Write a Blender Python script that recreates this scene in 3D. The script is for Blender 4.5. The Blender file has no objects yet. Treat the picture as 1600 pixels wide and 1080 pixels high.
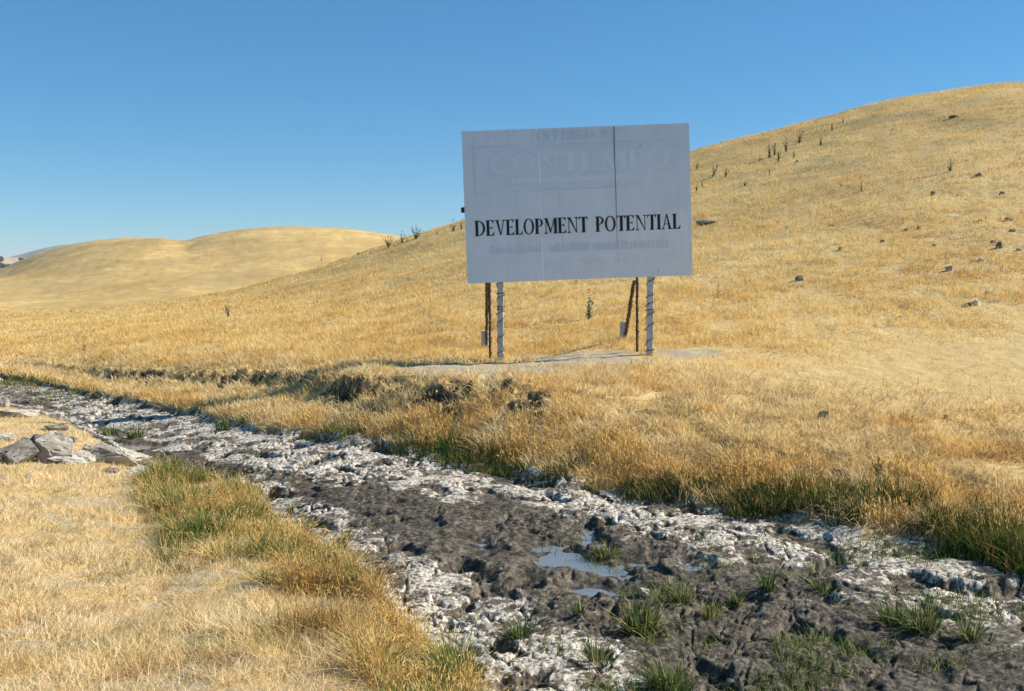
import bpy, bmesh, math, random
import numpy as np
from mathutils import Vector, Matrix, noise as mnoise
R = math.radians
random.seed(7); rng = np.random.default_rng(11)
S = bpy.context.scene; COL = S.collection

# ---------------------------------------------------------------- camera, world, sun, exposure
F = 1555.6; PITCH = math.atan(120 / F)
cam = bpy.data.objects.new('camera', bpy.data.cameras.new('camera')); COL.objects.link(cam)
cam.data.sensor_width = 36; cam.data.lens = 35; cam.data.clip_start = 0.05; cam.data.clip_end = 20000
cam.location = (0, 0, 0); cam.rotation_euler = (R(90) - PITCH, 0, 0)
S.camera = cam
SUN_EL = R(34); SUN_AZ = R(80)            # azimuth clockwise from +Y (view direction)
W = bpy.data.worlds.new("World"); S.world = W; W.use_nodes = True
wn = W.node_tree; wn.nodes.clear()
sky = wn.nodes.new('ShaderNodeTexSky'); sky.sky_type = 'NISHITA'; sky.sun_disc = False
sky.sun_elevation = SUN_EL; sky.sun_rotation = SUN_AZ
sky.air_density = 1.0; sky.dust_density = 0.15; sky.ozone_density = 3.0; sky.altitude = 1500
hs = wn.nodes.new('ShaderNodeHueSaturation'); hs.inputs['Saturation'].default_value = 1.25; hs.inputs['Hue'].default_value = 0.497
bg = wn.nodes.new('ShaderNodeBackground'); bg.inputs[1].default_value = 0.078
wo = wn.nodes.new('ShaderNodeOutputWorld')
fl = wn.nodes.new('ShaderNodeMix'); fl.data_type = 'RGBA'; fl.inputs[0].default_value = .32; fl.inputs[7].default_value = (.95, 2.95, 5.1, 1)   # evens the dome out a little
ml = wn.nodes.new('ShaderNodeMix'); ml.data_type = 'RGBA'; ml.blend_type = 'MULTIPLY'; ml.inputs[0].default_value = 1; ml.inputs[7].default_value = (.63, .84, .94, 1)
wn.links.new(sky.outputs[0], hs.inputs['Color']); wn.links.new(hs.outputs[0], ml.inputs[6]); wn.links.new(ml.outputs[2], fl.inputs[6]); wn.links.new(fl.outputs[2], bg.inputs[0]); wn.links.new(bg.outputs[0], wo.inputs[0])
sl = bpy.data.lights.new('sun', 'SUN'); sl.energy = 5.0; sl.angle = R(0.5); sl.color = (1, .95, .86)
sun = bpy.data.objects.new('sun', sl); COL.objects.link(sun)
sd = Vector((math.cos(SUN_EL) * math.sin(SUN_AZ), math.cos(SUN_EL) * math.cos(SUN_AZ), math.sin(SUN_EL)))
sun.rotation_euler = sd.to_track_quat('Z', 'Y').to_euler()
S.view_settings.view_transform = 'Standard'; S.view_settings.look = 'None'
S.view_settings.exposure = 0.78; S.view_settings.gamma = 1
S.cycles.max_bounces = 5; S.cycles.diffuse_bounces = 3; S.cycles.transparent_max_bounces = 4

# ---------------------------------------------------------------- helpers
CP, SP = math.cos(PITCH), math.sin(PITCH)
def ray(px, py):                      # photo pixel -> (x/y, z/y) of its ray
    px = np.asarray(px, float); py = np.asarray(py, float)
    u = (px - 800) / F; v = (540 - py) / F
    dy = CP + v * SP; dz = -SP + v * CP
    return u / dy, dz / dy
def elev(py): return float(ray(800, py)[1])
def tagk(o, kind, label=None, cat=None):
    o['kind'] = kind
    if label: o['label'] = label
    if cat: o['category'] = cat
    return o
def tag(o, label, cat, group=None):
    o['label'] = label; o['category'] = cat
    if group: o['group'] = group
    return o
def mesh_np(name, co, tris, mat=None, smooth=False, attrs=None, parent=None, quads=None):
    me = bpy.data.meshes.new(name); co = np.ascontiguousarray(co, np.float32)
    me.vertices.add(len(co)); me.vertices.foreach_set('co', co.ravel())
    f = tris if quads is None else quads; n = f.shape[1]
    me.loops.add(f.size); me.loops.foreach_set('vertex_index', np.ascontiguousarray(f, np.int32).ravel())
    me.polygons.add(len(f)); me.polygons.foreach_set('loop_start', np.arange(0, f.size, n, dtype=np.int32))
    if smooth: me.polygons.foreach_set('use_smooth', np.ones(len(f), bool))
    me.update(calc_edges=True)
    for k, v in (attrs or {}).items():
        if v.ndim == 1:
            a = me.attributes.new(k, 'FLOAT', 'POINT'); a.data.foreach_set('value', np.ascontiguousarray(v, np.float32))
        else:
            a = me.attributes.new(k, 'FLOAT_COLOR', 'POINT')
            c4 = np.ones((len(v), 4), np.float32); c4[:, :3] = v; a.data.foreach_set('color', c4.ravel())
    if mat: me.materials.append(mat)
    o = bpy.data.objects.new(name, me); COL.objects.link(o)
    if parent: o.parent = parent
    return o
def obj(name, bm, mat, parent=None, smooth=False):
    me = bpy.data.meshes.new(name); bmesh.ops.recalc_face_normals(bm, faces=bm.faces[:]); bm.to_mesh(me); bm.free()
    if smooth:
        for p in me.polygons: p.use_smooth = True
    me.materials.append(mat); o = bpy.data.objects.new(name, me); COL.objects.link(o)
    if parent: o.parent = parent
    return o
def empty(name, loc, rot=(0, 0, 0)):
    o = bpy.data.objects.new(name, None); COL.objects.link(o); o.location = loc; o.rotation_euler = rot; o.empty_display_size = .1
    return o
def ss(e0, e1, x):
    t = np.clip((x - e0) / (e1 - e0), 0, 1); return t * t * (3 - 2 * t)
_p = np.random.default_rng(3).permutation(1024).astype(np.int64)
_ga = np.random.default_rng(4).random(1024) * 2 * np.pi; _gx, _gy = np.cos(_ga), np.sin(_ga)
_r1 = np.random.default_rng(5).random(1024); _r2 = np.random.default_rng(6).random(1024); _r3 = np.random.default_rng(8).random(1024)
def _h(i, j, s=0): return _p[(_p[(i + s * 57) & 1023] + j) & 1023]
def perlin(x, y, s=0):
    x = np.asarray(x, float); y = np.asarray(y, float)
    xi = np.floor(x).astype(np.int64); yi = np.floor(y).astype(np.int64); fx = x - xi; fy = y - yi
    u = fx * fx * fx * (fx * (fx * 6 - 15) + 10); v = fy * fy * fy * (fy * (fy * 6 - 15) + 10)
    def g(a, b):
        h = _h(xi + a, yi + b, s); return _gx[h] * (fx - a) + _gy[h] * (fy - b)
    n0 = g(0, 0) * (1 - u) + g(1, 0) * u; n1 = g(0, 1) * (1 - u) + g(1, 1) * u
    return (n0 * (1 - v) + n1 * v) * 1.5
def fbm(x, y, oct=4, s=0, gain=.5):
    r = 0; a = 1; f = 1
    for k in range(oct):
        r = r + a * perlin(x * f + 13.7 * k, y * f - 7.3 * k, s + k); a *= gain; f *= 2.03
    return r
def worley(x, y, s=0):
    xi = np.floor(x).astype(np.int64); yi = np.floor(y).astype(np.int64)
    d1 = np.full(x.shape, 9.); d2 = np.full(x.shape, 9.); rr = np.zeros(x.shape)
    for a in (-1, 0, 1):
        for b in (-1, 0, 1):
            h = _h(xi + a, yi + b, s); dx = xi + a + _r1[h] - x; dy = yi + b + _r2[h] - y
            d = dx * dx + dy * dy; near = d < d1
            d2 = np.where(near, d1, np.minimum(d2, d)); rr = np.where(near, _r3[h], rr); d1 = np.where(near, d, d1)
    return np.sqrt(d1), np.sqrt(d2), rr
def pchip(xk, yk, x):
    xk = np.asarray(xk, float); yk = np.asarray(yk, float)
    h = np.diff(xk); dl = np.diff(yk) / h; d = np.zeros_like(yk)
    w1 = 2 * h[1:] + h[:-1]; w2 = h[1:] + 2 * h[:-1]
    ok = (dl[1:] * dl[:-1]) > 0
    with np.errstate(all='ignore'):
        dd = (w1 + w2) / (w1 / dl[:-1] + w2 / dl[1:])
    d[1:-1] = np.where(ok, dd, 0); d[0] = dl[0]; d[-1] = dl[-1]
    i = np.clip(np.searchsorted(xk, x) - 1, 0, len(xk) - 2); t = np.clip((x - xk[i]) / h[i], 0, 1); t2 = t * t; t3 = t2 * t
    return (2*t3-3*t2+1)*yk[i] + (t3-2*t2+t)*h[i]*d[i] + (-2*t3+3*t2)*yk[i+1] + (t3-t2)*h[i]*d[i+1]

# ---------------------------------------------------------------- terrain heights
def line(pts, zf):                     # a line on the ground -> arrays (x/y, y)
    A, Y = [], []
    for px, py in pts:
        a, e = ray(px, py); A.append(float(a)); Y.append(zf(px) / float(e))
    return np.array(A), np.array(Y)
zbed = lambda px: -2.12 - .30 * float(ss(600, 0, px))
FAR = line([(-300,545),(-100,572),(0,590),(150,622),(300,652),(400,676),(520,692),(640,712),(780,740),(900,765),(1050,790),(1200,815),(1400,850),(1600,885),(1800,915),(2300,960)], zbed)
NEAR = line([(-300,600),(-100,618),(0,634),(100,662),(200,715),(250,742),(330,752),(400,775),(440,830),(520,880),(590,935),(640,1000),(700,1060),(760,1130),(900,1260),(1100,1420),(1600,1650),(2300,1800)], zbed)
DK_HI = line([(-300,585),(0,612),(120,655),(250,705),(400,735),(500,758),(640,775),(800,788),(900,814),(1000,842),(1200,892),(1400,938),(1500,968),(1600,990),(2300,1060)], zbed)
DK_LO = line([(-300,585),(0,612),(120,655),(250,735),(330,746),(400,744),(470,782),(560,826),(640,872),(760,916),(880,970),(960,1040),(1020,1150),(1600,1400),(2300,1500)], zbed)
AG = np.linspace(-1.1, 1.1, 900); LG = np.linspace(math.log(1.8), math.log(7000), 1900)
fpx = 800 + AG * F * CP
yf_g = np.interp(AG, *FAR); yn_g = np.interp(AG, *NEAR)
KPX = [-900, 0, 200, 400, 600, 800, 1000, 1200, 1400, 1600, 2400]
zb_bank = [-2.5,-2.34,-2.06,-1.8,-1.5,-1.42,-1.6,-1.74,-1.85,-1.98,-2.05]
yb_bank = [28, 25.6, 20, 17.3, 13.6, 12.4, 11.4, 9.8, 8.7, 8.0, 7.7]
rows = {24:[-2.4,-2.38,-1.95,-1.65,-1.35,-1.0,-.7,-.35,0,.3,.8],
 36:[-2.7,-2.5,-2.05,-1.6,-1.0,.1,1.0,1.9,2.9,3.6,4.6],
 52:[-3.0,-2.8,-2.3,-1.4,.0,1.9,3.7,5.6,7.4,8.8,10]}
def zr(y, lst): return [elev(p) * y for p in lst]
rows[72] = zr(72, [495,490,478,445,385,322,258,205,155,130,128])
r72 = rows[72]
rows[88] = [-3.7,-3.7,-3.6,-2.9,1.0,4.6,8.4,11.2,13.7,15.4,15.5]
rows[120] = [-4.6,-4.7,-5.0,-5.5,-4,-1,4,8,12,14,14]
rows[190] = [-4.5,-2.8,-.8,-.2,-2,-6,-2,2,4,5,5]
SKY = [(-900,520),(-300,470),(-100,450),(0,424),(60,400),(120,383),(170,374),(210,371),(250,372),(290,378),(320,372),(350,366),(400,360),(470,357),(540,359),(600,367),(650,374),(720,390),(900,440),(1200,480),(2400,480)]
sky_px = [p[0] for p in SKY]; sky_z = [elev(p[1]) * 300 for p in SKY]
rowg = {}
for y, v in rows.items(): rowg[y] = pchip(KPX, v, np.clip(fpx, -899, 2399))
zb_g = pchip(KPX, zb_bank, np.clip(fpx, -899, 2399)); yb_g = pchip(KPX, yb_bank, np.clip(fpx, -899, 2399))
z17_g = pchip(KPX, [-2.4,-2.3,-1.9,-1.72,-1.54,-1.50,-1.37,-1.35,-1.3,-1.2,-1.0], np.clip(fpx, -899, 2399))
z300_g = pchip(sky_px, sky_z, np.clip(fpx, -899, 2399))
lipw_g = ss(60, 200, fpx) * (1 - ss(790, 850, fpx))
TAB = np.zeros((len(AG), len(LG)))
for i in range(len(AG)):
    px = fpx[i]; zb = zbed(px); yn, yf, yb = yn_g[i], yf_g[i], yb_g[i]; zk = zb_g[i]
    K = [(1.0, -1.6)]
    if yn > 2.2: K += [(yn, zb + .04), (yn + .4, zb)]
    else: K += [(2.0, zb)]
    K += [(yf - .25, zb), (yf + .15, zb + .1)]
    lw = lipw_g[i]
    d = .5; yb = max(yb, yf + .9)
    K += [(yb - d, zk - .08 - .05 * lw), (yb, zk)]
    if yb < 16.4: K += [(17, z17_g[i])]
    if yb < 22: K += [(24, rowg[24][i])]
    for y in (36, 52, 72, 88, 120, 190): K.append((y, rowg[y][i]))
    z3 = z300_g[i]; K += [(300, z3), (380, z3 - 6 - .4 * abs(z3)), (700, -26), (2000, -34), (7000, -34)]
    K.sort()
    TAB[i] = pchip(np.log([k[0] for k in K]), [k[1] for k in K], LG)
def tab(x, y):
    a = np.clip(x / y, AG[0], AG[-1] - 1e-6); l = np.clip(np.log(np.maximum(y, 1.81)), LG[0], LG[-1] - 1e-6)
    fi = (a - AG[0]) / (AG[1] - AG[0]); fj = (l - LG[0]) / (LG[1] - LG[0])
    i = np.minimum(fi.astype(int), len(AG) - 2); j = np.minimum(fj.astype(int), len(LG) - 2); u = fi - i; v = fj - j
    return TAB[i, j]*(1-u)*(1-v) + TAB[i+1, j]*u*(1-v) + TAB[i, j+1]*(1-u)*v + TAB[i+1, j+1]*u*v
def pxof(a): return 800 + a * F * CP
def at_px(px, py, z):
    a, e = ray(px, py); y = z / float(e); return float(a) * y, y
# pools: (centre x, y, radius x, radius y)
POOLS = []
for (px, py, rx, ry) in [(738,858,.30,.42),(860,872,.34,.50),(935,884,.40,.26),(715,899,.18,.18),(1082,898,.20,.42),(925,926,.42,.2),(830,918,.25,.16),(748,881,.2,.14)]:
    x, y = at_px(px, py, -2.15); POOLS.append((x, y, rx, ry))
ZW = -2.163
def bare_mask(x, y):                    # trampled pale soil round the sign
    m = np.full(np.shape(x), -9.)
    for (px, py, z, rx, ry) in [(715,578,-1.5,1.15,.75),(800,575,-1.45,.8,.5),(900,562,-1.42,1.4,.75),(905,553,-1.40,1.25,.7),(690,572,-1.5,.8,.6),(1075,551,-1.38,.75,.6),(760,585,-1.48,.9,.4)]:
        cx, cy = at_px(px, py, z); m = np.maximum(m, 1 - np.sqrt(((x - cx) / rx) ** 2 + ((y - cy) / ry) ** 2))
    return ss(-.12, .3, m + .28 * fbm(x * 1.6, y * 1.6, 3, 40))
def height(x, y, full=True):
    x = np.asarray(x, float); y = np.asarray(y, float); a = x / y
    yf = np.interp(a, *FAR); yn = np.interp(a, *NEAR); px = pxof(a)
    yb = np.interp(a, AG, np.maximum(yb_g, yf_g + .9)); lw = np.interp(a, AG, lipw_g)
    B = np.exp(-((y - yb) / 1.0) ** 2)
    j1 = fbm(x * 1.6, y * 1.6, 5, 20, .58)
    yy = y + B * (j1 * (.12 + .22 * lw)) + .18 * np.exp(-((y - yf) / .7) ** 2) * fbm(x * 1.7, y * 1.7, 3, 22)
    z = tab(x / y * yy, yy)
    M = ss(-.25, .1, np.minimum(y - yn, yf - y) + .22 * fbm(x * 1.5, y * 1.5, 3, 30))
    far = np.clip(y / 60, 0, 1)
    # open ground: hummocks, cattle terraces
    g = .018 * fbm(x * 2.2, y * 2.2, 3, 1) * (y < 40) + (.05 + .25 * far) * .5 * ss(18, 34, y) * fbm(x * .22, y * .22, 3, 2)
    g = g + ss(90, 200, y) * .8 * fbm(x * .022 + .3, y * .012, 3, 3) * (1 - ss(260, 330, y) * .6)
    # broken bank with clods and slumps
    Bk = np.exp(-((y - yb + .25) / .55) ** 2) * (.25 + lw)
    Bk2 = np.exp(-((y - yb + .35) / .8) ** 2) * (ss(0, 260, px)) * (1 - .7 * ss(800, 900, px))
    g = g + Bk * .06 * fbm(x * 3.1, y * 3.1, 5, 5, .62) + Bk2 * -.15 * ss(.2, .5, fbm(x * 1.9 + 3, y * 2.3, 5, 6, .6))
    for (qx, qy, zz, rx, ry, dp) in [(655,622,-1.75,.34,.26,.42),(600,602,-1.6,.45,.22,.32),(762,622,-1.72,.12,.4,.34),(555,620,-1.75,.4,.16,.18),(700,612,-1.65,.35,.16,.16)]:
        cx, cy = at_px(qx, qy, zz); g = g - dp * np.exp(-(((x - cx) / rx) ** 2 + ((y - cy) / ry) ** 2) ** 1.5)
    # little cut bank on the hill
    cx, cy = at_px(1104, 346, 1.9) if False else (.0, .0)
    crust = np.zeros(x.shape); wet = np.zeros(x.shape)
    m = M * 0
    idx = (M > 0) & (y < 40)
    if idx.any():
        X = x[idx]; Y = y[idx]; A = a[idx]
        hi = np.interp(A, *DK_HI); lo = np.interp(A, *DK_LO)
        j = .45 * fbm(X * 1.1, Y * 1.1, 6, 50, .62)
        D = np.minimum(hi - Y, Y - lo) + j
        dark = ss(-.4, .35, D)
        wx = X + .06 * perlin(X * 4, Y * 4, 60); wy = Y + .06 * perlin(X * 4, Y * 4, 61)
        d1, d2, rr = worley(wx * 4.2, wy * 4.2, 62)
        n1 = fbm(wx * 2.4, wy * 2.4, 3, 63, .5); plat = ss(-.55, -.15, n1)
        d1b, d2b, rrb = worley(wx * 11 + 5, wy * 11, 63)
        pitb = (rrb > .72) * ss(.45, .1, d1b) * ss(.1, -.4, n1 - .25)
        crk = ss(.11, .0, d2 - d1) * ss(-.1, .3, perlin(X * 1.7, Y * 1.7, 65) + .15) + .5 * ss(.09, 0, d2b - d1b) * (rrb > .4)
        d1c, d2c, rrc = worley(wx * 21 + 9 + .5 * rrb, wy * 21, 67)
        cz = .3 + .7 * dark; f1 = fbm(X * 1.1, Y * 1.1, 3, 64); f2 = 1 - 2 * np.abs(fbm(X * 3.4, Y * 3.4, 4, 66, .55)); f3 = fbm(X * 14, Y * 14, 3, 70, .6)
        pool = np.zeros(X.shape)
        for (cx, cy, rx, ry) in POOLS:
            q = 1 - np.sqrt(((X - cx) / rx) ** 2 + ((Y - cy) / ry) ** 2); pool = np.maximum(pool, np.clip(q + .55 * fbm(X * 3, Y * 3, 3, 72), 0, 1))
        calm = 1 - .75 * ss(0, .35, pool)
        patch = .6 + .7 * ss(-.4, .5, fbm(X * .6, Y * .6, 2, 75))
        rough = (1 - .3 * dark) * calm * patch
        dz = .03 * f1 + rough * (-.065 * (1 - plat) + .012 * (rr - .5) * plat - .022 * pitb - .03 * crk + .010 * f2 * cz + .006 * f3 + .012 * n1 + .026 * (rrb - .5) * cz + .014 * (rrc - .5) * cz) - .1 * pool + .03
        m_ = M[idx] * dz; g = g * 1.0; gi = g[idx] * (1 - M[idx]) + m_; g[idx] = gi
        # salt crust keeps to raised ground; pits coloured dark, both mud and painted shade
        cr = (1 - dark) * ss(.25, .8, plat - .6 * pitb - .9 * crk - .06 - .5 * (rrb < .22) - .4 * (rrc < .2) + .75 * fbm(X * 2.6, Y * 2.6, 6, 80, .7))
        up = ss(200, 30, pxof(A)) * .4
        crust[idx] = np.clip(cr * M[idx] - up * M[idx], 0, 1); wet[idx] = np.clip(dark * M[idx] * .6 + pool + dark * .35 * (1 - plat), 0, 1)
    if not full: return z + g
    return z + g, M, crust, wet, B * lw
DIPS = [(655,622,-1.75,.34,.26,.42),(600,602,-1.6,.45,.22,.32),(762,622,-1.72,.12,.4,.34),(555,620,-1.75,.4,.16,.18),(700,612,-1.65,.35,.16,.16)]
def cut(x, y):                         # broken earth of the bank, bare of grass
    a = x / y; px = pxof(a); yb = np.interp(a, AG, np.maximum(yb_g, yf_g + .9)); c = np.zeros(np.shape(x))
    for (qx, qy, zz, rx, ry, dp) in DIPS:
        cx, cy = at_px(qx, qy, zz); c = np.maximum(c, np.exp(-(((x - cx) / rx / 1.15) ** 2 + ((y - cy) / ry / 1.15) ** 2) ** 1.5))
    b = np.exp(-((y - yb + .35) / .8) ** 2) * ss(0, 260, px) * (1 - .7 * ss(800, 900, px)) * ss(.1, .35, fbm(x * 1.9 + 3, y * 2.3, 5, 6, .6))
    return np.clip(ss(.15, .6, np.maximum(c, b) + .18 * fbm(x * 5, y * 5, 3, 95)), 0, 1)
def gz(x, y): return float(height(np.array([x]), np.array([y]), False)[0])
def hit(px, py):                       # where the pixel's ray meets the ground
    a, e = ray(px, py); Y = np.exp(np.linspace(math.log(3), math.log(2600), 3000)); Zt = height(a * Y, Y, False)
    k = np.argmax(Zt > e * Y); y = Y[k]; return float(a * y), float(y), float(Zt[k])

# ---------------------------------------------------------------- materials
def new_mat(name):
    m = bpy.data.materials.new(name); m.use_nodes = True; n = m.node_tree.nodes; l = m.node_tree.links
    b = n['Principled BSDF']; b.inputs['Specular IOR Level'].default_value = .25; return m, n, l, b
def N(n, t, **kw):
    q = n.new(t)
    for k, v in kw.items():
        if k in q.inputs: q.inputs[k].default_value = v
        else: setattr(q, k, v)
    return q
def ramp(n, l, src, stops):
    r = n.new('ShaderNodeValToRGB'); e = r.color_ramp.elements
    while len(e) < len(stops): e.new(.5)
    for q, (p, c) in zip(e, stops): q.position = p; q.color = (*c, 1) if len(c) == 3 else c
    l.new(src, r.inputs[0]); return r.outputs[0]
def mix(n, l, f, a, b, mode='MIX'):
    q = n.new('ShaderNodeMix'); q.data_type = 'RGBA'; q.blend_type = mode
    for s, v in ((0, f), (6, a), (7, b)):
        if hasattr(v, 'is_output'): l.new(v, q.inputs[s])
        elif s == 0: q.inputs[0].default_value = v
        else: q.inputs[s].default_value = (*v, 1)
    return q.outputs[2]
def tex(n, l, scale, detail=4, vec=None, rough=.55, t='ShaderNodeTexNoise'):
    q = n.new(t); q.inputs['Scale'].default_value = scale
    if t == 'ShaderNodeTexNoise': q.inputs['Detail'].default_value = detail; q.inputs['Roughness'].default_value = rough
    if vec is not None: l.new(vec, q.inputs['Vector'])
    return q.outputs[0]
def objvec(n, l, sc=(1, 1, 1)):
    tc = n.new('ShaderNodeTexCoord'); mp = n.new('ShaderNodeMapping'); mp.inputs['Scale'].default_value = sc
    l.new(tc.outputs['Object'], mp.inputs['Vector']); return mp.outputs[0]
def attr(n, name):
    a = n.new('ShaderNodeAttribute'); a.attribute_name = name; return a
def simple(name, c1, c2, scale=8, rough=.8, bump=.3, dist=.01, detail=5, metal=0):
    m, n, l, b = new_mat(name); v = objvec(n, l)
    t = tex(n, l, scale, detail, v); l.new(ramp(n, l, t, [(.3, c1), (.7, c2)]), b.inputs['Base Color'])
    b.inputs['Roughness'].default_value = rough; b.inputs['Metallic'].default_value = metal
    bp = N(n, 'ShaderNodeBump', Strength=bump, Distance=dist); l.new(tex(n, l, scale * 3, 4, v), bp.inputs['Height']); l.new(bp.outputs[0], b.inputs['Normal'])
    return m
def ground_mat():
    m, n, l, b = new_mat('ground'); v = objvec(n, l)
    vs = objvec(n, l, (.35, 1.2, 1))
    big = tex(n, l, .35, 3, v); med = tex(n, l, 4, 5, v); fine = tex(n, l, 45, 5, v, .7); streak = tex(n, l, .25, 6, vs, .65)
    straw = ramp(n, l, fine, [(.28, (.34, .22, .09)), (.5, (.52, .37, .16)), (.72, (.66, .49, .25))])
    straw = mix(n, l, ramp(n, l, med, [(.35, (0, 0, 0)), (.65, (1, 1, 1))]), straw, (.50, .34, .15))
    straw = mix(n, l, .5, straw, ramp(n, l, streak, [(.3, (.47, .31, .11)), (.5, (.59, .41, .155)), (.7, (.68, .50, .23))]))
    # far slopes: mown-looking golden hills with fine streaks
    vfar = objvec(n, l, (.5, .22, 2.2)); s1 = tex(n, l, .12, 7, vfar, .7); s1b = tex(n, l, .34, 7, vfar, .7); vff = objvec(n, l, (.12, .12, 1.0)); s2 = tex(n, l, .5, 5, vff, .6)
    hillc = ramp(n, l, s1, [(.38, (.38, .235, .065)), (.5, (.56, .365, .115)), (.62, (.68, .475, .18))])
    hillc = mix(n, l, ramp(n, l, s1b, [(.42, (.65, .65, .65)), (.56, (0, 0, 0))]), hillc, (.38, .26, .095))
    hillc = mix(n, l, ramp(n, l, tex(n, l, .7, 9, v, .85), [(.42, (.7, .7, .7)), (.56, (0, 0, 0))]), hillc, (.36, .24, .09))
    hillc = mix(n, l, ramp(n, l, s2, [(.45, (0, 0, 0)), (.75, (.6, .6, .6))]), hillc, (.42, .30, .12))
    geo = n.new('ShaderNodeNewGeometry'); sx = n.new('ShaderNodeSeparateXYZ'); l.new(geo.outputs['Position'], sx.inputs[0])
    mr = N(n, 'ShaderNodeMapRange'); mr.inputs[1].default_value = 25; mr.inputs[2].default_value = 90; l.new(sx.outputs[1], mr.inputs[0])
    dry = mix(n, l, mr.outputs[0], straw, hillc)
    soil = ramp(n, l, fine, [(.35, (.24, .175, .10)), (.5, (.40, .315, .20)), (.65, (.53, .44, .30))])
    bank = ramp(n, l, med, [(.35, (.055, .038, .022)), (.65, (.17, .12, .07))])
    dry = mix(n, l, attr(n, 'bank').outputs['Fac'], dry, bank)
    dry = mix(n, l, attr(n, 'bare').outputs['Fac'], dry, soil)
    mudn = tex(n, l, 22, 6, v, .7); mudb = tex(n, l, 2.2, 4, v)
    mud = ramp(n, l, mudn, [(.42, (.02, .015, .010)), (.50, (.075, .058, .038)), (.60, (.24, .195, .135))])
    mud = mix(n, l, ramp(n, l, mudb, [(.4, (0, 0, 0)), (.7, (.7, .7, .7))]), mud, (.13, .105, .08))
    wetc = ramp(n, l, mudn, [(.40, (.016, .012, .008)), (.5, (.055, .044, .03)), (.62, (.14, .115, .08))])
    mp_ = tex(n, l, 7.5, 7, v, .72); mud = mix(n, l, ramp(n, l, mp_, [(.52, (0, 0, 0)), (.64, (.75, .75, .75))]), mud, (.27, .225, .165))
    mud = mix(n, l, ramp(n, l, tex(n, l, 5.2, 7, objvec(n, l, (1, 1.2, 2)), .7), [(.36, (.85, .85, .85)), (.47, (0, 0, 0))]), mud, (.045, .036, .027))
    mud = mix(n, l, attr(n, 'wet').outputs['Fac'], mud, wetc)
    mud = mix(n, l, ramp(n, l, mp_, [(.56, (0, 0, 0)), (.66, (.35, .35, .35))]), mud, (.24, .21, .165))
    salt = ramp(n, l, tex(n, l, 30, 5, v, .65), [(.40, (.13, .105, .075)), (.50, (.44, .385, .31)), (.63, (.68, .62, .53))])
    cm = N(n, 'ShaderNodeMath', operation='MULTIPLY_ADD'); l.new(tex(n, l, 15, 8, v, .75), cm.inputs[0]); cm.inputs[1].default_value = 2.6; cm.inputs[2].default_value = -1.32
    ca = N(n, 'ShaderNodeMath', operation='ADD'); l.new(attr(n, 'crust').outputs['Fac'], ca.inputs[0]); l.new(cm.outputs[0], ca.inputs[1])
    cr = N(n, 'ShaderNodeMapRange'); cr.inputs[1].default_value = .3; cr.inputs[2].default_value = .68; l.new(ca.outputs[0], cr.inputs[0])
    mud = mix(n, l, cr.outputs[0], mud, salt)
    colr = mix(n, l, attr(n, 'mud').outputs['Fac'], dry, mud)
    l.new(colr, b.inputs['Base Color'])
    rr = N(n, 'ShaderNodeMapRange'); rr.inputs[3].default_value = .9; rr.inputs[4].default_value = .7; l.new(attr(n, 'wet').outputs['Fac'], rr.inputs[0]); l.new(rr.outputs[0], b.inputs['Roughness'])
    bp = N(n, 'ShaderNodeBump', Strength=.7, Distance=.02); l.new(tex(n, l, 38, 6, v, .7), bp.inputs['Height']); l.new(bp.outputs[0], b.inputs['Normal'])
    return m
def blade_mat(name, trans=.35):
    m, n, l, b = new_mat(name); n.remove(b); out = n['Material Output']
    c = attr(n, 'tint').outputs['Color']
    d = n.new('ShaderNodeBsdfDiffuse'); t = n.new('ShaderNodeBsdfTranslucent'); mx = n.new('ShaderNodeMixShader'); mx.inputs[0].default_value = trans
    l.new(c, d.inputs[0]); l.new(c, t.inputs[0]); l.new(d.outputs[0], mx.inputs[1]); l.new(t.outputs[0], mx.inputs[2]); l.new(mx.outputs[0], out.inputs[0]); return m
M_ground = ground_mat(); M_blade = blade_mat('dry_grass'); M_green = blade_mat('green_grass', .3)
def rock_mat(name, c1, c2, c3):
    m, n, l, b = new_mat(name); v = objvec(n, l)
    t = tex(n, l, 3.5, 8, v, .65); c = ramp(n, l, t, [(.3, c1), (.5, c2), (.72, c3)])
    vr = N(n, 'ShaderNodeTexVoronoi', feature='DISTANCE_TO_EDGE', Scale=3.2); l.new(v, vr.inputs['Vector'])
    c = mix(n, l, ramp(n, l, vr.outputs['Distance'], [(0, (.3, .3, .3)), (.05, (0, 0, 0))]), c, (.2, .16, .12))
    l.new(c, b.inputs['Base Color']); b.inputs['Roughness'].default_value = .9
    bp = N(n, 'ShaderNodeBump', Strength=.8, Distance=.03); l.new(tex(n, l, 9, 8, v, .7), bp.inputs['Height']); l.new(bp.outputs[0], b.inputs['Normal']); return m
M_rock = rock_mat('pale_rock', (.22, .185, .14), (.42, .37, .295), (.58, .53, .44))
M_rockd = rock_mat('grey_rock', (.08, .07, .058), (.19, .168, .14), (.34, .31, .26))
M_rockw = rock_mat('white_rock', (.36, .32, .26), (.56, .52, .45), (.70, .66, .6))

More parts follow.
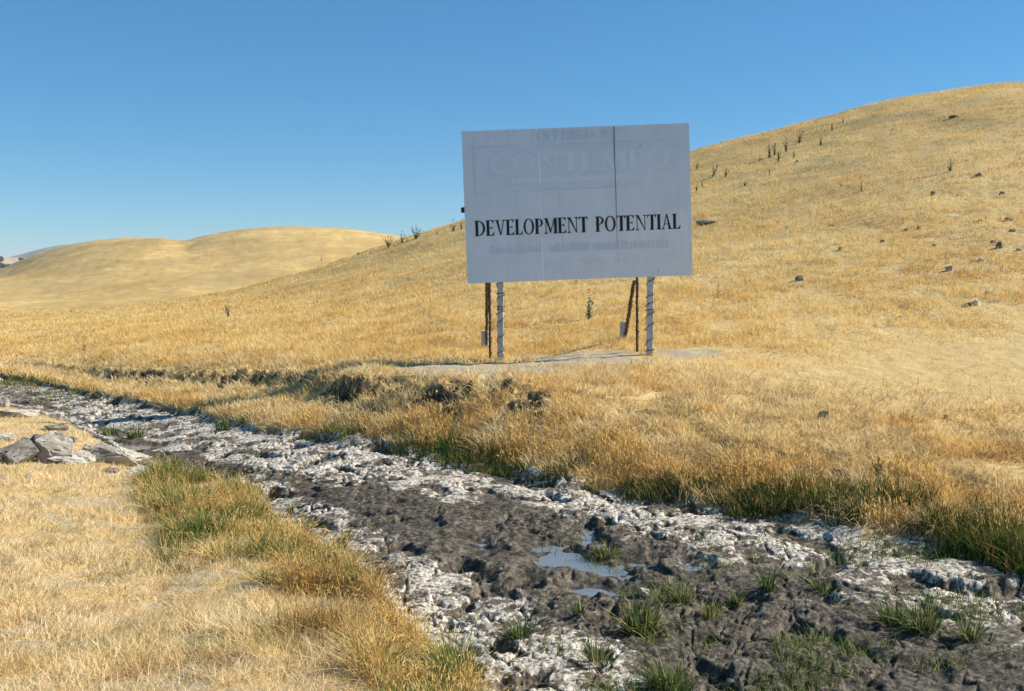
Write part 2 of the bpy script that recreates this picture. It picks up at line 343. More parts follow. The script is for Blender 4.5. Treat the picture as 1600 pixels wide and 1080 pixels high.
# ---------------------------------------------------------------- ground mesh
A_in = np.linspace(-.58, .58, 960); A_out = np.linspace(.58, 1.08, 70)[1:]
AC = np.concatenate([-A_out[::-1], A_in, A_out])
YR = np.concatenate([np.exp(np.linspace(math.log(2.2), math.log(3.8), 40))[:-1], np.exp(np.linspace(math.log(3.8), math.log(32), 860))[:-1],
                     np.exp(np.linspace(math.log(32), math.log(330), 240))[:-1], np.exp(np.linspace(math.log(330), math.log(6500), 40))])
AA, YY = np.meshgrid(AC, YR); XX = AA * YY
Z, Mm, crust, wet, bankm = height(XX.ravel(), YY.ravel()); x_, y_ = XX.ravel(), YY.ravel()
co = np.stack([x_, y_, Z], 1); nc, nr = len(AC), len(YR)
I = np.arange(nc * nr).reshape(nr, nc)
Q = np.stack([I[:-1, :-1], I[:-1, 1:], I[1:, 1:], I[1:, :-1]], -1).reshape(-1, 4)
tfg, tng = y_ - np.interp(x_ / y_, *FAR), np.interp(x_ / y_, *NEAR) - y_
def worn(x, y): return ss(.12, .5, fbm(x * 2.2, y * 2.2, 5, 170, .6) + .5 * ss(4.8, 3.8, y) * ss(-.9, -1.5, x))
bare = np.maximum(bare_mask(x_, y_), worn(x_, y_) * (tng > 0) * .8) * (1 - Mm)
# exposed soil on steep broken faces
bk = np.clip(bankm * 1.2, 0, 1) * ss(.05, .3, fbm(x_ * 2.6, y_ * 2.6, 5, 90, .65)) * (1 - Mm)
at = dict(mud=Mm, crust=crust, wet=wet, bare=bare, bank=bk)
mq = Mm[Q].mean(1) > .5; yq = y_[Q].mean(1)
def sub(name, sel):
    q = Q[sel]; u, inv = np.unique(q, return_inverse=True)
    return tagk(mesh_np(name, co[u], None, M_ground, True, {k: v[u] for k, v in at.items()}, quads=inv.reshape(-1, 4)), 'structure')
Zg = Z.reshape(nr, nc); sl_ = np.zeros_like(Zg); sl_[1:-1] = (Zg[2:] - Zg[:-2]) / (YY[2:] - YY[:-2])
at['bank'] = np.maximum(np.maximum(bk * .5, cut(x_, y_) * (1 - Mm)), (ss(.5, 1.0, np.abs(sl_)).ravel()) * ss(-.15, .25, fbm(x_ * 1.9, y_ * 1.9, 4, 91, .6)) * (1 - Mm) * (y_ < 34) * (y_ > 5)).astype(np.float32)
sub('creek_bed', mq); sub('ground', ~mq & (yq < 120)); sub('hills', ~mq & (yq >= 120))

# standing water in the creek bed
m, n, l, b = new_mat('water'); v = objvec(n, l)
b.inputs['Base Color'].default_value = (.15, .19, .23, 1); b.inputs['Roughness'].default_value = .08; b.inputs['Specular IOR Level'].default_value = .9; b.inputs['IOR'].default_value = 1.4
bp = N(n, 'ShaderNodeBump', Strength=.15, Distance=.01); l.new(tex(n, l, 14, 3, v), bp.inputs['Height']); l.new(bp.outputs[0], b.inputs['Normal'])
bm = bmesh.new()
x0, x1 = min(p[0]-p[2] for p in POOLS) - .15, max(p[0]+p[2] for p in POOLS) + .1; y0, y1 = min(p[1]-p[3] for p in POOLS) - .1, max(p[1]+p[3] for p in POOLS) + .15
bm.faces.new([bm.verts.new(c) for c in ((x0, y0, ZW), (x1, y0, ZW), (x1, y1, ZW), (x0, y1, ZW))])
tagk(obj('water', bm, m), 'structure')

# ---------------------------------------------------------------- grass
def blades(P, H, Wd, az, lean, tint, segs=2, curve=.4, head=None):
    n = len(P); yaw = rng.random(n) * np.pi * 2
    sx = np.cos(yaw) * Wd * .5; sy = np.sin(yaw) * Wd * .5; dx = np.cos(az); dy = np.sin(az)
    def cen(s):
        r = lean * s + curve * lean * s * s; k = np.sqrt(np.maximum(1 - np.minimum(r / (1 + r), .95) ** 2, .05))
        return np.stack([P[:, 0] + dx * r * H * .7, P[:, 1] + dy * r * H * .7, P[:, 2] + H * s * k - .01], 1)
    side = np.stack([sx, sy, sx * 0], 1)
    if segs == 1:
        c0, c1 = cen(0), cen(1.); co = np.stack([c0 - side, c0 + side, c1], 1); f = np.array([[0, 1, 2]])
    else:
        c0, c1, c2 = cen(0), cen(.55), cen(1.); co = np.stack([c0 - side, c0 + side, c1 - side * .8, c1 + side * .8, c2], 1); f = np.array([[0, 1, 3], [0, 3, 2], [2, 3, 4]])
    k = co.shape[1]; tri = (f[None] + (np.arange(n) * k)[:, None, None]).reshape(-1, 3)
    tt = np.repeat(tint, k, 0); co = co.reshape(-1, 3)
    if head is not None:                # fuzzy seed head: slim spindle on the tip
        hm, hl, hw, hc = head; c2 = cen(1.)[hm]; c1 = cen(.8)[hm]; d = c2 - c1; d /= np.linalg.norm(d, axis=1)[:, None] + 1e-9
        hl = hl[hm][:, None]; hw = hw[hm][:, None]
        u = np.cross(d, np.array([.3, .2, 1.])); u /= np.linalg.norm(u, axis=1)[:, None] + 1e-9; w = np.cross(d, u)
        mid = c2 - d * hl * .1; pts = [c2 - d * hl * .5]
        for q in range(3):
            an = q * 2.094; pts.append(mid + (u * math.cos(an) + w * math.sin(an)) * hw)
        pts.append(c2 + d * hl * .5); hc_ = np.stack(pts, 1); nh = len(hc_)
        hf = np.array([[0,2,1],[0,3,2],[0,1,3],[4,1,2],[4,2,3],[4,3,1]]); ht = (hf[None] + (np.arange(nh) * 5)[:, None, None]).reshape(-1, 3) + len(co)
        co = np.concatenate([co, hc_.reshape(-1, 3)]); tri = np.concatenate([tri, ht]); tt = np.concatenate([tt, np.repeat(hc[hm], 5, 0)])
    return co, tri, tt
WARM = np.array([1.0, .93, .74])
def pal(cols, t):                       # t 0..1 -> colour along a palette
    cols = np.array(cols); p = np.linspace(0, 1, len(cols)); c = np.stack([np.interp(t, p, cols[:, k]) for k in range(3)], 1); return c * WARM if cols[0][0] > .3 else c
GOLD = [(.46,.30,.11),(.62,.43,.18),(.74,.55,.25),(.82,.66,.36),(.86,.75,.48)]
PALE = [(.50,.37,.20),(.66,.52,.30),(.78,.65,.42),(.86,.76,.55)]
ORNG = [(.40,.22,.07),(.60,.37,.13),(.74,.52,.21),(.82,.64,.32)]
GREEN = [(.018,.04,.010),(.04,.085,.018),(.09,.15,.035),(.19,.24,.06)]
def scatter(n, a0, a1, y0, y1):
    a = rng.uniform(a0, a1, n); y = np.exp(rng.uniform(math.log(y0), math.log(y1), n)); return a * y, y
def info(x, y):
    a = x / y; return y - np.interp(a, *FAR), np.interp(a, *NEAR) - y, pxof(a), y - np.interp(a, AG, np.maximum(yb_g, yf_g + .9))
def grass(name, label, x, y, H, Wd, lean, tint, mat=M_blade, segs=2, az=None, head=None, curve=.4):
    P = np.stack([x, y, height(x, y, False)], 1)
    if az is None: az = rng.uniform(0, 6.283, len(x))
    co, tri, tt = blades(P, H, Wd, az, lean, tint, segs, curve, head)
    return tagk(mesh_np(name, co, tri, mat, False, {'tint': tt}), 'stuff', label, 'grass')
# hill grass
x, y = scatter(620000, -.84, .86, 12.5, 96)
tf, tn, px, tb = info(x, y)
zone = ss(.2, 1.6, tb + .5 * fbm(x * .7, y * .7, 2, 100)) * (1 - .93 * bare_mask(x, y))
long_ = ss(0, 1, (y - (14.5 + 1.5 * ss(1000, 1500, px) - 0)) / 3.5 + .5 * fbm(x * .5, y * .5, 3, 101)) 
cl = fbm(x * 1.1, y * 1.1, 3, 102); keep = (rng.random(len(x)) < zone * (1 - .9 * cut(x, y)) * (.45 + .55 * long_) * np.clip(.85 + .6 * cl, .35, 1)) & (height(x, y, False) > -9)
x, y, px, long_, cl = x[keep], y[keep], px[keep], long_[keep], cl[keep]; n = len(x)
big = fbm(x * .12, y * .12, 4, 103); mid = fbm(x * .6, y * .45, 3, 104)
H = (.05 + long_ * (.05 + .07 * ss(-.5, .6, cl))) * rng.uniform(.55, 1.35, n) * (1 - .25 * ss(45, 90, y))
t = np.clip(.52 + .30 * mid + .22 * big + rng.normal(0, .10, n), 0, 1)
tint = pal(GOLD, t); og = np.clip(ss(-.1, .6, fbm(x * .2 + 9, y * .2, 3, 105)), 0, 1)[:, None]; tint = tint * (1 - og * .5) + pal(ORNG, t) * og * .5
pl = (ss(.5, -.3, long_ + .0 * y) * .6)[:, None]; tint = tint * (1 - pl) + pal(PALE, t) * pl
gr = (ss(.25, .7, fbm(x * .16 + 40, y * .1 + 3, 3, 106)) * .65 * ss(900, 1200, px) * ss(30, 45, y))[:, None]; tint = tint * (1 - gr) + np.array([.24, .23, .10]) * gr
ze = height(x, y, False); te = ss(.12, .45, fbm(x * .35, ze * 1.9 + y * .22, 5, 107, .62)) * (.25 + .75 * ss(1150, 1450, px)) * ss(18, 30, y)
sp = ss(.38, .6, fbm(x * 1.3, y * .9, 4, 108, .65)) * .8; te = np.maximum(te * .38, sp * .7)[:, None]
tint = tint * (1 - te) + np.array([.28, .175, .08]) * te; H = H * (1 - .6 * te[:, 0])
grass('hill_grass', 'golden dry grass covering the hillside behind the billboard', x, y, H, .004 + .0006 * y, rng.gamma(2.5, .36, n), tint, segs=1)
# short grazed straw between the creek bank and the hill
x, y = scatter(560000, -.8, .82, 6.4, 30)
tf, tn, px, tb = info(x, y); mm = fbm(x * 1.6, y * 1.6, 4, 110)
keep = rng.random(len(x)) < ss(-.1, .25, tf) * (1 - ss(1.5, 5, tb)) * (1 - .93 * cut(x, y)) * np.clip(.75 + .9 * mm + .3 * (tb < .3), .08, 1) * (1 - .95 * bare_mask(x, y))
x, y, px, mm = x[keep], y[keep], px[keep], mm[keep]; n = len(x); t = np.clip(.5 + .35 * mm + rng.normal(0, .2, n), 0, 1)
ogm = ss(.1, .5, fbm(x * .8, y * .8, 2, 111))[:, None] * .7; bz = ss(.12, .5, fbm(x * 2.4, y * 2.4, 4, 112, .6))[:, None] * .5
grass('grazed_grass', 'short trampled straw between the creek bank and the hill', x, y, rng.uniform(.05, .13, n) * (1 + .5 * (mm > .2)), .005 + .0004 * y, rng.gamma(3., .35, n),
      (pal(PALE, t) * (1 - ogm) + pal(ORNG, t) * ogm) * (1 - bz) + np.array([.26, .16, .075]) * bz)
# tall golden fringe with seed heads along the far bank
x, y = scatter(420000, -.78, .8, 6.2, 27)
tf, tn, px, tb = info(x, y); wd = .25 + .5 * ss(450, 900, px); mm = fbm(x * 1.5, y * 1.5, 3, 120)
pr = ss(.05, .35 , tf + .15 * mm) * (1 - ss(wd, wd + .9, tf - .5 * mm)) * np.clip(.5 + 1.3 * mm, .04, 1) * (1 - .93 * cut(x, y))
keep = rng.random(len(x)) < pr; x, y, px, tf, mm = x[keep], y[keep], px[keep], tf[keep], mm[keep]; n = len(x)
H = rng.uniform(.06, .19, n) * (.7 + .5 * ss(-.2, .5, mm)) * (.6 + .4 * ss(450, 850, px)) * (1 - .25 * ss(1050, 1400, px)); bz = ss(.1, .5, fbm(x * 2.2, y * 2.2, 4, 121, .6))[:, None] * .6; t = np.clip(.45 + .3 * mm + rng.normal(0, .2, n), 0, 1)
hm = rng.random(n) < .32
grass('fringe_grass', 'taller golden grass with seed heads fringing the far bank of the creek', x, y, H, .004 + .0003 * y, rng.gamma(2.5, .16, n), (pal(ORNG, t) * .5 + pal(GOLD, t) * .5) * (1 - bz) + np.array([.26, .14, .055]) * bz,
      head=(hm, rng.uniform(.05, .085, n), np.full(n, .0048) + .00015 * y, pal(ORNG, np.clip(t + .15, 0, 1))))
# green rim between mud and bank
x, y = scatter(700000, -.62, .64, 6.0, 28)
tf, tn, px, tb = info(x, y); mm = fbm(x * .9, y * 1.1, 3, 130)
am = .55 + .9 * ss(500, 800, px) + .5 * ss(1100, 1400, px) + .5 * ss(150, 30, px)
wd = .22 + .2 * ss(600, 900, px) + .3 * ss(1100, 1450, px)
pr = ss(-.35, .0, tf + .3 * mm) * (1 - ss(wd * .6, wd + .3, tf)) * ss(-.05, .4, mm + .25 * am - .16)
up = ss(140, 0, px) * ss(-3.2, -.4, tf) * (tf < .3) * (tn < -.4) * ss(-.3, .3, mm) * .8
keep = rng.random(len(x)) < np.maximum(pr, up); x, y, px, tf, mm = x[keep], y[keep], px[keep], tf[keep], mm[keep]; n = len(x)
t = np.clip(.35 + .5 * mm + rng.normal(0, .28, n) + .2 * ss(900, 400, px), 0, 1)
drk = rng.random(n) < .2; tg = pal(GREEN, t) * .8; tg[drk] = pal(ORNG, rng.random(drk.sum())) * .6
grass('green_rim_grass', 'dark green grass along the foot of the far bank', x, y, rng.uniform(.06, .2, n) * (.8 + .45 * ss(900, 1400, px)), .004 + .0003 * y, rng.gamma(2.5, .24, n), tg, M_green)
# near bank: pale curled straw
x, y = scatter(480000, -.8, .1, 2.9, 19)
tf, tn, px, tb = info(x, y); mm = fbm(x * 2, y * 2, 4, 140); bl = fbm(x * .7, y * .7, 3, 141)
keep = rng.random(len(x)) < ss(.05, .9, tn + .3 * bl) * np.clip(.8 + .9 * mm, .12, 1) * (1 - .8 * worn(x, y)); x, y, px, tn, mm, bl = x[keep], y[keep], px[keep], tn[keep], mm[keep], bl[keep]; n = len(x)
t = np.clip(.55 + .3 * mm + rng.normal(0, .2, n), 0, 1); ogm = ss(.1, .6, bl)[:, None] * .5; bz = ss(.2, .6, fbm(x * 3.1, y * 3.1, 4, 143, .6))[:, None] * .6
tint = (pal(PALE, t) * (1 - ogm) + pal(GOLD, t) * ogm) * (1 - bz) + np.array([.34, .21, .09]) * bz
gsel = (rng.random(n) < .05 + .22 * ss(.3, .7, fbm(x * 1.3 + 8, y * 1.3, 2, 142))); tint[gsel] = pal([(.10,.14,.035),(.3,.3,.1)], rng.random(gsel.sum()))
grass('near_bank_grass', 'pale matted straw covering the near bank in the lower left', x, y, rng.uniform(.02, .075, n) * (1 + .7 * ss(0, .6, bl)), .002 + .0004 * y, rng.gamma(3., .36, n), np.minimum(tint * np.array([1.06, 1.1, 1.3]), .95), az=rng.normal(.5, 1.5, n) + 2.5 * bl)
# near bank edge: golden seed-head tussocks mixed with green
x, y = scatter(560000, -.45, .04, 3.4, 13)
tf, tn, px, tb = info(x, y); mm = fbm(x * 1.5, y * 1.5, 3, 150); m2 = fbm(x * 1.8 + 5, y * 1.8, 3, 151)
wd = 1.0 + 1.7 * ss(520, 280, px)
pr = ss(-.02, .25, tn + .12 * mm) * (1 - ss(wd * .7, wd + 1.5, tn - .7 * mm + .5 * fbm(x * 3.5, y * 3.5, 3, 157))) * np.clip(.6 + 1.2 * mm, .05, 1) * ss(190, 260, px)
keep = rng.random(len(x)) < pr * .8; x, y, px, tn, mm, m2 = x[keep], y[keep], px[keep], tn[keep], mm[keep], m2[keep]; n = len(x)
t = np.clip(.5 + .25 * mm + rng.normal(0, .2, n), 0, 1); green = rng.random(n) < np.clip(.16 + .9 * ss(0, .5, m2) + .12 * ss(520, 330, px), 0, .8)
og2 = ss(-.1, .4, fbm(x * 1.3, y * 1.3, 3, 156))[:, None]; tint = np.array([.62, .40, .16]) * (.6 + .6 * t[:, None]) * og2 + pal(GOLD, t) * (1 - og2); tint[green] = pal(GREEN, np.clip(.62 + rng.normal(0, .25, green.sum()), 0, 1)) * 1.15
hm = (rng.random(n) < .22) & (~green | (rng.random(n) < .15))
grass('tussock_grass', 'golden and green seed head grass along the edge of the near bank', x, y, rng.uniform(.05, .23, n) * np.clip(.85 + 1.1 * fbm(x * 2.6, y * 2.6, 2, 155), .35, 1.4), .0026 + .00035 * y, rng.gamma(2.0, .36, n), tint,
      head=(hm, rng.uniform(.03, .06, n), np.full(n, .0036), tint * .5 + pal(ORNG, t) * .5))
# sparse sprouts and straw litter in the mud
x, y = scatter(160000, -.6, .66, 4.5, 22)
tf, tn, px, tb = info(x, y); mm = fbm(x * 1.6, y * 1.6, 3, 160); sp = ss(760, 1000, px) * (1 - ss(7.2, 8.6, y))
keep = (tf < -.1) & (tn < 0) & (rng.random(len(x)) < ss(.05, .55, mm) * (.07 + .8 * sp)); x, y, px, mm = x[keep], y[keep], px[keep], mm[keep]; n = len(x)
t = np.clip(.55 + rng.normal(0, .3, n), 0, 1); tint = pal([(.02,.05,.012),(.06,.11,.02),(.16,.2,.05),(.38,.34,.12)], t)
grass('mud_sprouts', 'sparse green sprouts scattered over the dark mud', x, y, rng.uniform(.025, .11, n), .0035 + rng.random(n) * .003, rng.gamma(2.5, .3, n), tint, M_green)

# ---------------------------------------------------------------- the billboard
def bx(bm, c, s, rot=None):
    r = bmesh.ops.create_cube(bm, size=1); mt = Matrix.Translation(c) @ (rot or Matrix.Identity(4)) @ Matrix.Diagonal((*s, 1)); bmesh.ops.transform(bm, matrix=mt, verts=r['verts']); return r['verts']
def bar(bm, p, q, w, d, jit=0, segs=1):   # square timber from p to q
    p, q = Vector(p), Vector(q); ax = (q - p); L = ax.length; rot = ax.to_track_quat('Z', 'Y').to_matrix().to_4x4()
    vs = bx(bm, (p + q) / 2, (w, d, L), rot)
    return vs
def tube(bm, pts, rad, n=5):
    prev = None; pts = [Vector(p) for p in pts]
    for i, p in enumerate(pts):
        t = (pts[min(i + 1, len(pts) - 1)] - pts[max(i - 1, 0)]).normalized(); u = t.orthogonal().normalized(); w = t.cross(u)
        r = rad[i] if hasattr(rad, '__len__') else rad
        ring = [bm.verts.new(p + (u * math.cos(k * 2 * math.pi / n) + w * math.sin(k * 2 * math.pi / n)) * r) for k in range(n)]
        if prev:
            o = min(range(n), key=lambda s: sum((ring[(k + s) % n].co - prev[k].co).length for k in range(n))); ring = ring[o:] + ring[:o]
            for k in range(n): bm.faces.new([prev[k], prev[(k + 1) % n], ring[(k + 1) % n], ring[k]])
        else: bm.faces.new(ring[::-1])
        prev = ring
    bm.faces.new(prev)
def board_mat():
    m, n, l, b = new_mat('weathered_white_paint'); v = objvec(n, l)
    t1 = tex(n, l, 1.3, 6, v, .6); t2 = tex(n, l, 60, 4, objvec(n, l, (1, 1, .12)), .7); t3 = tex(n, l, 5, 6, objvec(n, l, (2.5, 1, .35)), .7)
    c = ramp(n, l, t1, [(.38, (.67, .70, .775)), (.7, (.77, .79, .85))])
    c = mix(n, l, ramp(n, l, t2, [(.35, (.35, .35, .35)), (.6, (0, 0, 0))]), c, (.68, .675, .71))
    c = mix(n, l, ramp(n, l, t3, [(.5, (0, 0, 0)), (.66, (.7, .7, .7))]), c, (.66, .64, .64))
    t4 = tex(n, l, 7, 5, v, .6); c = mix(n, l, ramp(n, l, t4, [(.70, (0, 0, 0)), (.76, (.8, .8, .8))]), c, (.36, .29, .22))
    l.new(c, b.inputs['Base Color']); b.inputs['Roughness'].default_value = .6
    bp = N(n, 'ShaderNodeBump', Strength=.25, Distance=.004); l.new(t2, bp.inputs['Height']); l.new(bp.outputs[0], b.inputs['Normal']); return m
M_board = board_mat()
M_ink = simple('black_lettering', (.012, .012, .013), (.028, .027, .026), 40, .55, .1, .001)
M_ghost = simple('painted_over_blue', (.56, .60, .70), (.64, .67, .75), 14, .6, .1, .001)
M_ghostl = simple('painted_over_pale', (.69, .72, .785), (.765, .785, .835), 30, .6, .1, .001)
M_post = simple('white_post_paint', (.34, .33, .32), (.58, .57, .56), 9, .75, .4, .004)
M_wood = simple('rusty_brown_wood', (.025, .02, .016), (.11, .07, .042), 7, .85, .6, .006)
M_wire = simple('barbed_wire', (.03, .022, .018), (.07, .045, .03), 60, .7, .2, .001, metal=.3)
M_gap_shade = simple('gap_shade', (.12, .12, .14), (.24, .24, .27), 20, .9, .1, .001)
M_pale_strip = simple('pale_seam_strip', (.86, .85, .82), (.93, .92, .9), 20, .8, .1, .001)
YB = 16.1
def bp_at(px, py, y): a, e = ray(px, py); return Vector((float(a) * y, y, float(e) * y))
BL = bp_at(730.5, 443, YB); BR = bp_at(1082, 430, YB); TL = bp_at(721, 205.5, YB)
PW = (BR - BL).length; PH = (TL - BL).length; ROLL = math.atan2(BR.z - BL.z, BR.x - BL.x)
zl, zrr = gz(*at_px(782, 562, -1.46)), 0
cx_, cy_ = (BL.x + BR.x) / 2, YB
root = empty('billboard', (cx_, cy_, gz(cx_, cy_))); tag(root, 'weathered white plywood billboard on two wire-wrapped posts reading DEVELOPMENT POTENTIAL', 'billboard')
ri = Matrix.Translation(root.location).inverted()
panel = empty('panel_frame', (0, 0, 0)); panel.parent = root
def in_root(o): o.parent = root; o.matrix_parent_inverse = Matrix.Identity(4); o.location = o.location - root.location; return o
# panel coordinates: u right, v up, w toward the camera, origin at the lower left corner
PMAT = Matrix.Translation(BL - root.location) @ Matrix.Rotation(-ROLL, 4, 'Y') @ Matrix(((1,0,0,0),(0,0,-1,0),(0,1,0,0),(0,0,0,1)))
bpy.data.objects.remove(panel)
def pobj(name, bm, mat, parent=root, inherit=False):
    if parent is root: bmesh.ops.transform(bm, matrix=PMAT, verts=bm.verts[:])
    else: bmesh.ops.transform(bm, matrix=PMAT, verts=bm.verts[:])
    return obj(name, bm, mat, parent)
def sheet(u0b, u1b, u0t, u1t, w0, w1b, dv=0, bow=0):    # slightly bowed plywood sheet
    bm = bmesh.new(); NV = 12; G = []
    for i in range(NV + 1):
        s = i / NV; r = []
        for j in range(7):
            q = j / 6; u = (u0b * (1 - s) + u0t * s) * (1 - q) + (u1b * (1 - s) + u1t * s) * q
            w = w0 * (1 - q) + w1b * q + bow * math.sin(math.pi * q) * math.sin(math.pi * s)
            r.append((bm.verts.new((u, dv + PH * s * 1.0, w)), bm.verts.new((u, dv + PH * s, w - .014))))
        G.append(r)
    for i in range(NV):
        for j in range(6):
            bm.faces.new([G[i][j][0], G[i][j+1][0], G[i+1][j+1][0], G[i+1][j][0]]); bm.faces.new([G[i][j][1], G[i+1][j][1], G[i+1][j+1][1], G[i][j+1][1]])
        for j in (0, 6): bm.faces.new([G[i][j][0], G[i+1][j][0], G[i+1][j][1], G[i][j][1]])
    for i in (0, NV):
        for j in range(6): bm.faces.new([G[i][j][0], G[i][j+1][0], G[i][j+1][1], G[i][j][1]])
    return bm
s1, s2 = PW * .3375, PW * .671
sh1 = pobj('plywood_sheet', sheet(0, s1 - .001, 0, s1 - .001, 0, .004, 0, .004), M_board); sh1['label'] = 'left plywood sheet of the board'
sh2 = pobj('plywood_sheet', sheet(s1 + .001, s2 - .001, s1 + .001, s2 - .002, 0, 0, .002, .003), M_board); sh2['label'] = 'middle plywood sheet with a painted strip of gap shade on its right edge'
sh3 = pobj('plywood_sheet', sheet(s2 + .001, PW, s2 + .002, PW, .002, .004, -.001, .004), M_board); sh3['label'] = 'right plywood sheet of the board'
bm = bmesh.new(); bx(bm, (s2, PH / 2, -.022), (.07, PH - .004, .012)); pobj('backing_strip', bm, M_gap_shade)  # dark strip added behind the joint so the gap reads as shade
bm = bmesh.new(); prof = [(.998, .012), (.85, .017), (.7, .010), (.5, .008), (.3, .006), (.21, .002)]
for (s_a, w_a), (s_b, w_b) in zip(prof[:-1], prof[1:]):
    bm.faces.new([bm.verts.new(q) for q in ((s2 - w_b, PH * s_b, .0098), (s2 + .001, PH * s_b, .0098), (s2 + .001, PH * s_a, .0098), (s2 - w_a, PH * s_a, .0098))])
bmesh.ops.remove_doubles(bm, verts=bm.verts[:], dist=.0005)
pobj('joint_shade_strip', bm, M_gap_shade)  # flat dark strip laid over the joint, painting in the gap's shade
bm = bmesh.new()
bx(bm, (s1, PH * .47, .005), (.016, PH * .20, .004)); bx(bm, (s1 + .001, PH * .15, .005), (.02, PH * .28, .004)); bx(bm, (s1 - .001, PH * .74, .005), (.018, PH * .2, .004))
pobj('joint_strip', bm, M_pale_strip)  # near-white strips laid over the left joint
# rails and uprights behind the sheets
bm = bmesh.new()
for vv in (.12, PH * .5, PH - .12): bx(bm, (PW / 2, vv, -.07), (PW - .1, .09, .04))
bx(bm, (.06, PH * .49, -.07), (.16, .09, .045))
pobj('rail', bm, M_wood)
bm = bmesh.new(); bx(bm, (-.03, PH * .487, -.06), (.06, .085, .04)); pobj('bracket', bm, M_wood)

# --- lettering: serif capitals from polygons, cap height 1
def arcring(cx, cy, rx, ry, ix, iy, a0=0, a1=360, n=28, icx=None):
    P = []; icx = cx if icx is None else icx
    for k in range(n):
        t0 = R(a0 + (a1 - a0) * k / n); t1 = R(a0 + (a1 - a0) * (k + 1) / n)
        P.append([(cx + rx*math.cos(t0), cy + ry*math.sin(t0)), (cx + rx*math.cos(t1), cy + ry*math.sin(t1)), (icx + ix*math.cos(t1), cy + iy*math.sin(t1)), (icx + ix*math.cos(t0), cy + iy*math.sin(t0))])
    return P
T_, t_ = .185, .06
def rect(x0, y0, x1, y1): return [(x0, y0), (x1, y0), (x1, y1), (x0, y1)]
def serif(x, y, w, up):                # bracketed slab serif under/over a stem
    s = 1 if up else -1; return [(x - w/2, y), (x + w/2, y), (x + w/2, y + s*.03), (x + w*.22, y + s*.075), (x - w*.22, y + s*.075), (x - w/2, y + s*.03)]
def stem(x, T=T_, sw=.3): return [rect(x - T/2, 0, x + T/2, 1), serif(x, 0, sw, True), serif(x, 1, sw, False)]
def armtop(x0, x1): return [rect(x0, .95, x1 - .03, 1), [(x1 - .13, .95), (x1, .76), (x1, 1), (x1 - .05, 1)]]
def armbot(x0, x1): return [rect(x0, 0, x1 - .03, .05), [(x1 - .15, .05), (x1 - .05, 0), (x1 - .02, 0), (x1 + .03, .27)]]
def glyph(c):
    if c == 'E': return .60, stem(.15) + armtop(.15, .53) + armbot(.15, .54) + [rect(.2, .485, .42, .535), [(.37, .535), (.37, .485), (.44, .39), (.44, .64)]]
    if c == 'F': return .56, stem(.15) + armtop(.15, .53) + [rect(.2, .485, .42, .535), [(.37, .535), (.37, .485), (.44, .39), (.44, .64)]]
    if c == 'L': return .56, stem(.15) + armbot(.15, .51)
    if c == 'I': return .31, stem(.155)
    if c == 'T': return .62, [rect(.24, 0, .24 + T_, 1), serif(.31, 0, .3, True), rect(.05, .95, .57, 1), [(.13, .95), (.05, 1), (.02, 1), (.02, .76)], [(.49, .95), (.57, 1), (.60, 1), (.60, .76)]]
    if c == 'D': return .74, stem(.15) + arcring(.22, .5, .48, .5, .33, .45, -90, 90, 24) + [rect(.1, .95, .23, 1), rect(.1, 0, .23, .05)]
    if c == 'O': return .76, arcring(.37, .5, .35, .515, .21, .465, 0, 360, 40)
    if c == 'C': return .70, arcring(.37, .5, .35, .515, .22, .465, 42, 318, 34, .4) + [[(.6, .95), (.66, .95), (.66, .68), (.62, .68)], [(.6, .05), (.66, .05), (.66, .30), (.62, .30)]]
    if c == 'P': return .60, stem(.15) + arcring(.24, .73, .31, .27, .17, .22, -90, 90, 20) + [rect(.1, .95, .25, 1), rect(.2, .46, .25, .51)]
    if c == 'B': return .64, stem(.15) + arcring(.24, .75, .28, .25, .15, .2, -90, 90, 18) + arcring(.24, .26, .34, .26, .19, .21, -90, 90, 18) + [rect(.1, .95, .25, 1), rect(.1, .0, .25, .05)]
    if c == 'R': return .66, glyph('P')[1] + [[(.27, .5), (.41, .5), (.66, 0), (.5, 0)]]
    if c == 'V': return .72, [[(.08, 1), (.24, 1), (.42, .0), (.35, .0)], [(.57, 1), (.63, 1), (.42, 0), (.37, .05)], serif(.16, 1, .29, False), serif(.6, 1, .23, False)]
    if c == 'A': return .72, [[(.48, 0), (.65, 0), (.39, 1.02), (.33, 1.02)], [(.09, 0), (.15, 0), (.385, .96), (.33, 1.02)], serif(.12, 0, .22, True), serif(.57, 0, .28, True), rect(.2, .32, .5, .37)]
    if c == 'N': return .78, [rect(.12, 0, .17, 1), rect(.62, 0, .67, 1), [(.1, 1), (.25, 1), (.67, .0), (.62, -.01)], serif(.145, 0, .24, True), serif(.645, 1, .24, False), serif(.1, 1, .16, False)]
    if c == 'M': return .92, [rect(.12, 0, .17, 1), rect(.68, 0, .68 + T_, 1), [(.1, 1), (.25, 1), (.48, .16), (.42, .02)], [(.68, 1), (.74, 1), (.46, .02), (.42, .08)], serif(.145, 0, .24, True), serif(.75, 0, .28, True), serif(.1, 1, .16, False), serif(.77, 1, .2, False)]
    if c == 'Y': return .68, [rect(.27, 0, .27 + T_, .5), serif(.34, 0, .3, True), [(.05, 1), (.22, 1), (.4, .5), (.28, .45)], [(.56, 1), (.62, 1), (.4, .44), (.34, .5)], serif(.13, 1, .28, False), serif(.59, 1, .22, False)]
    return .45, []
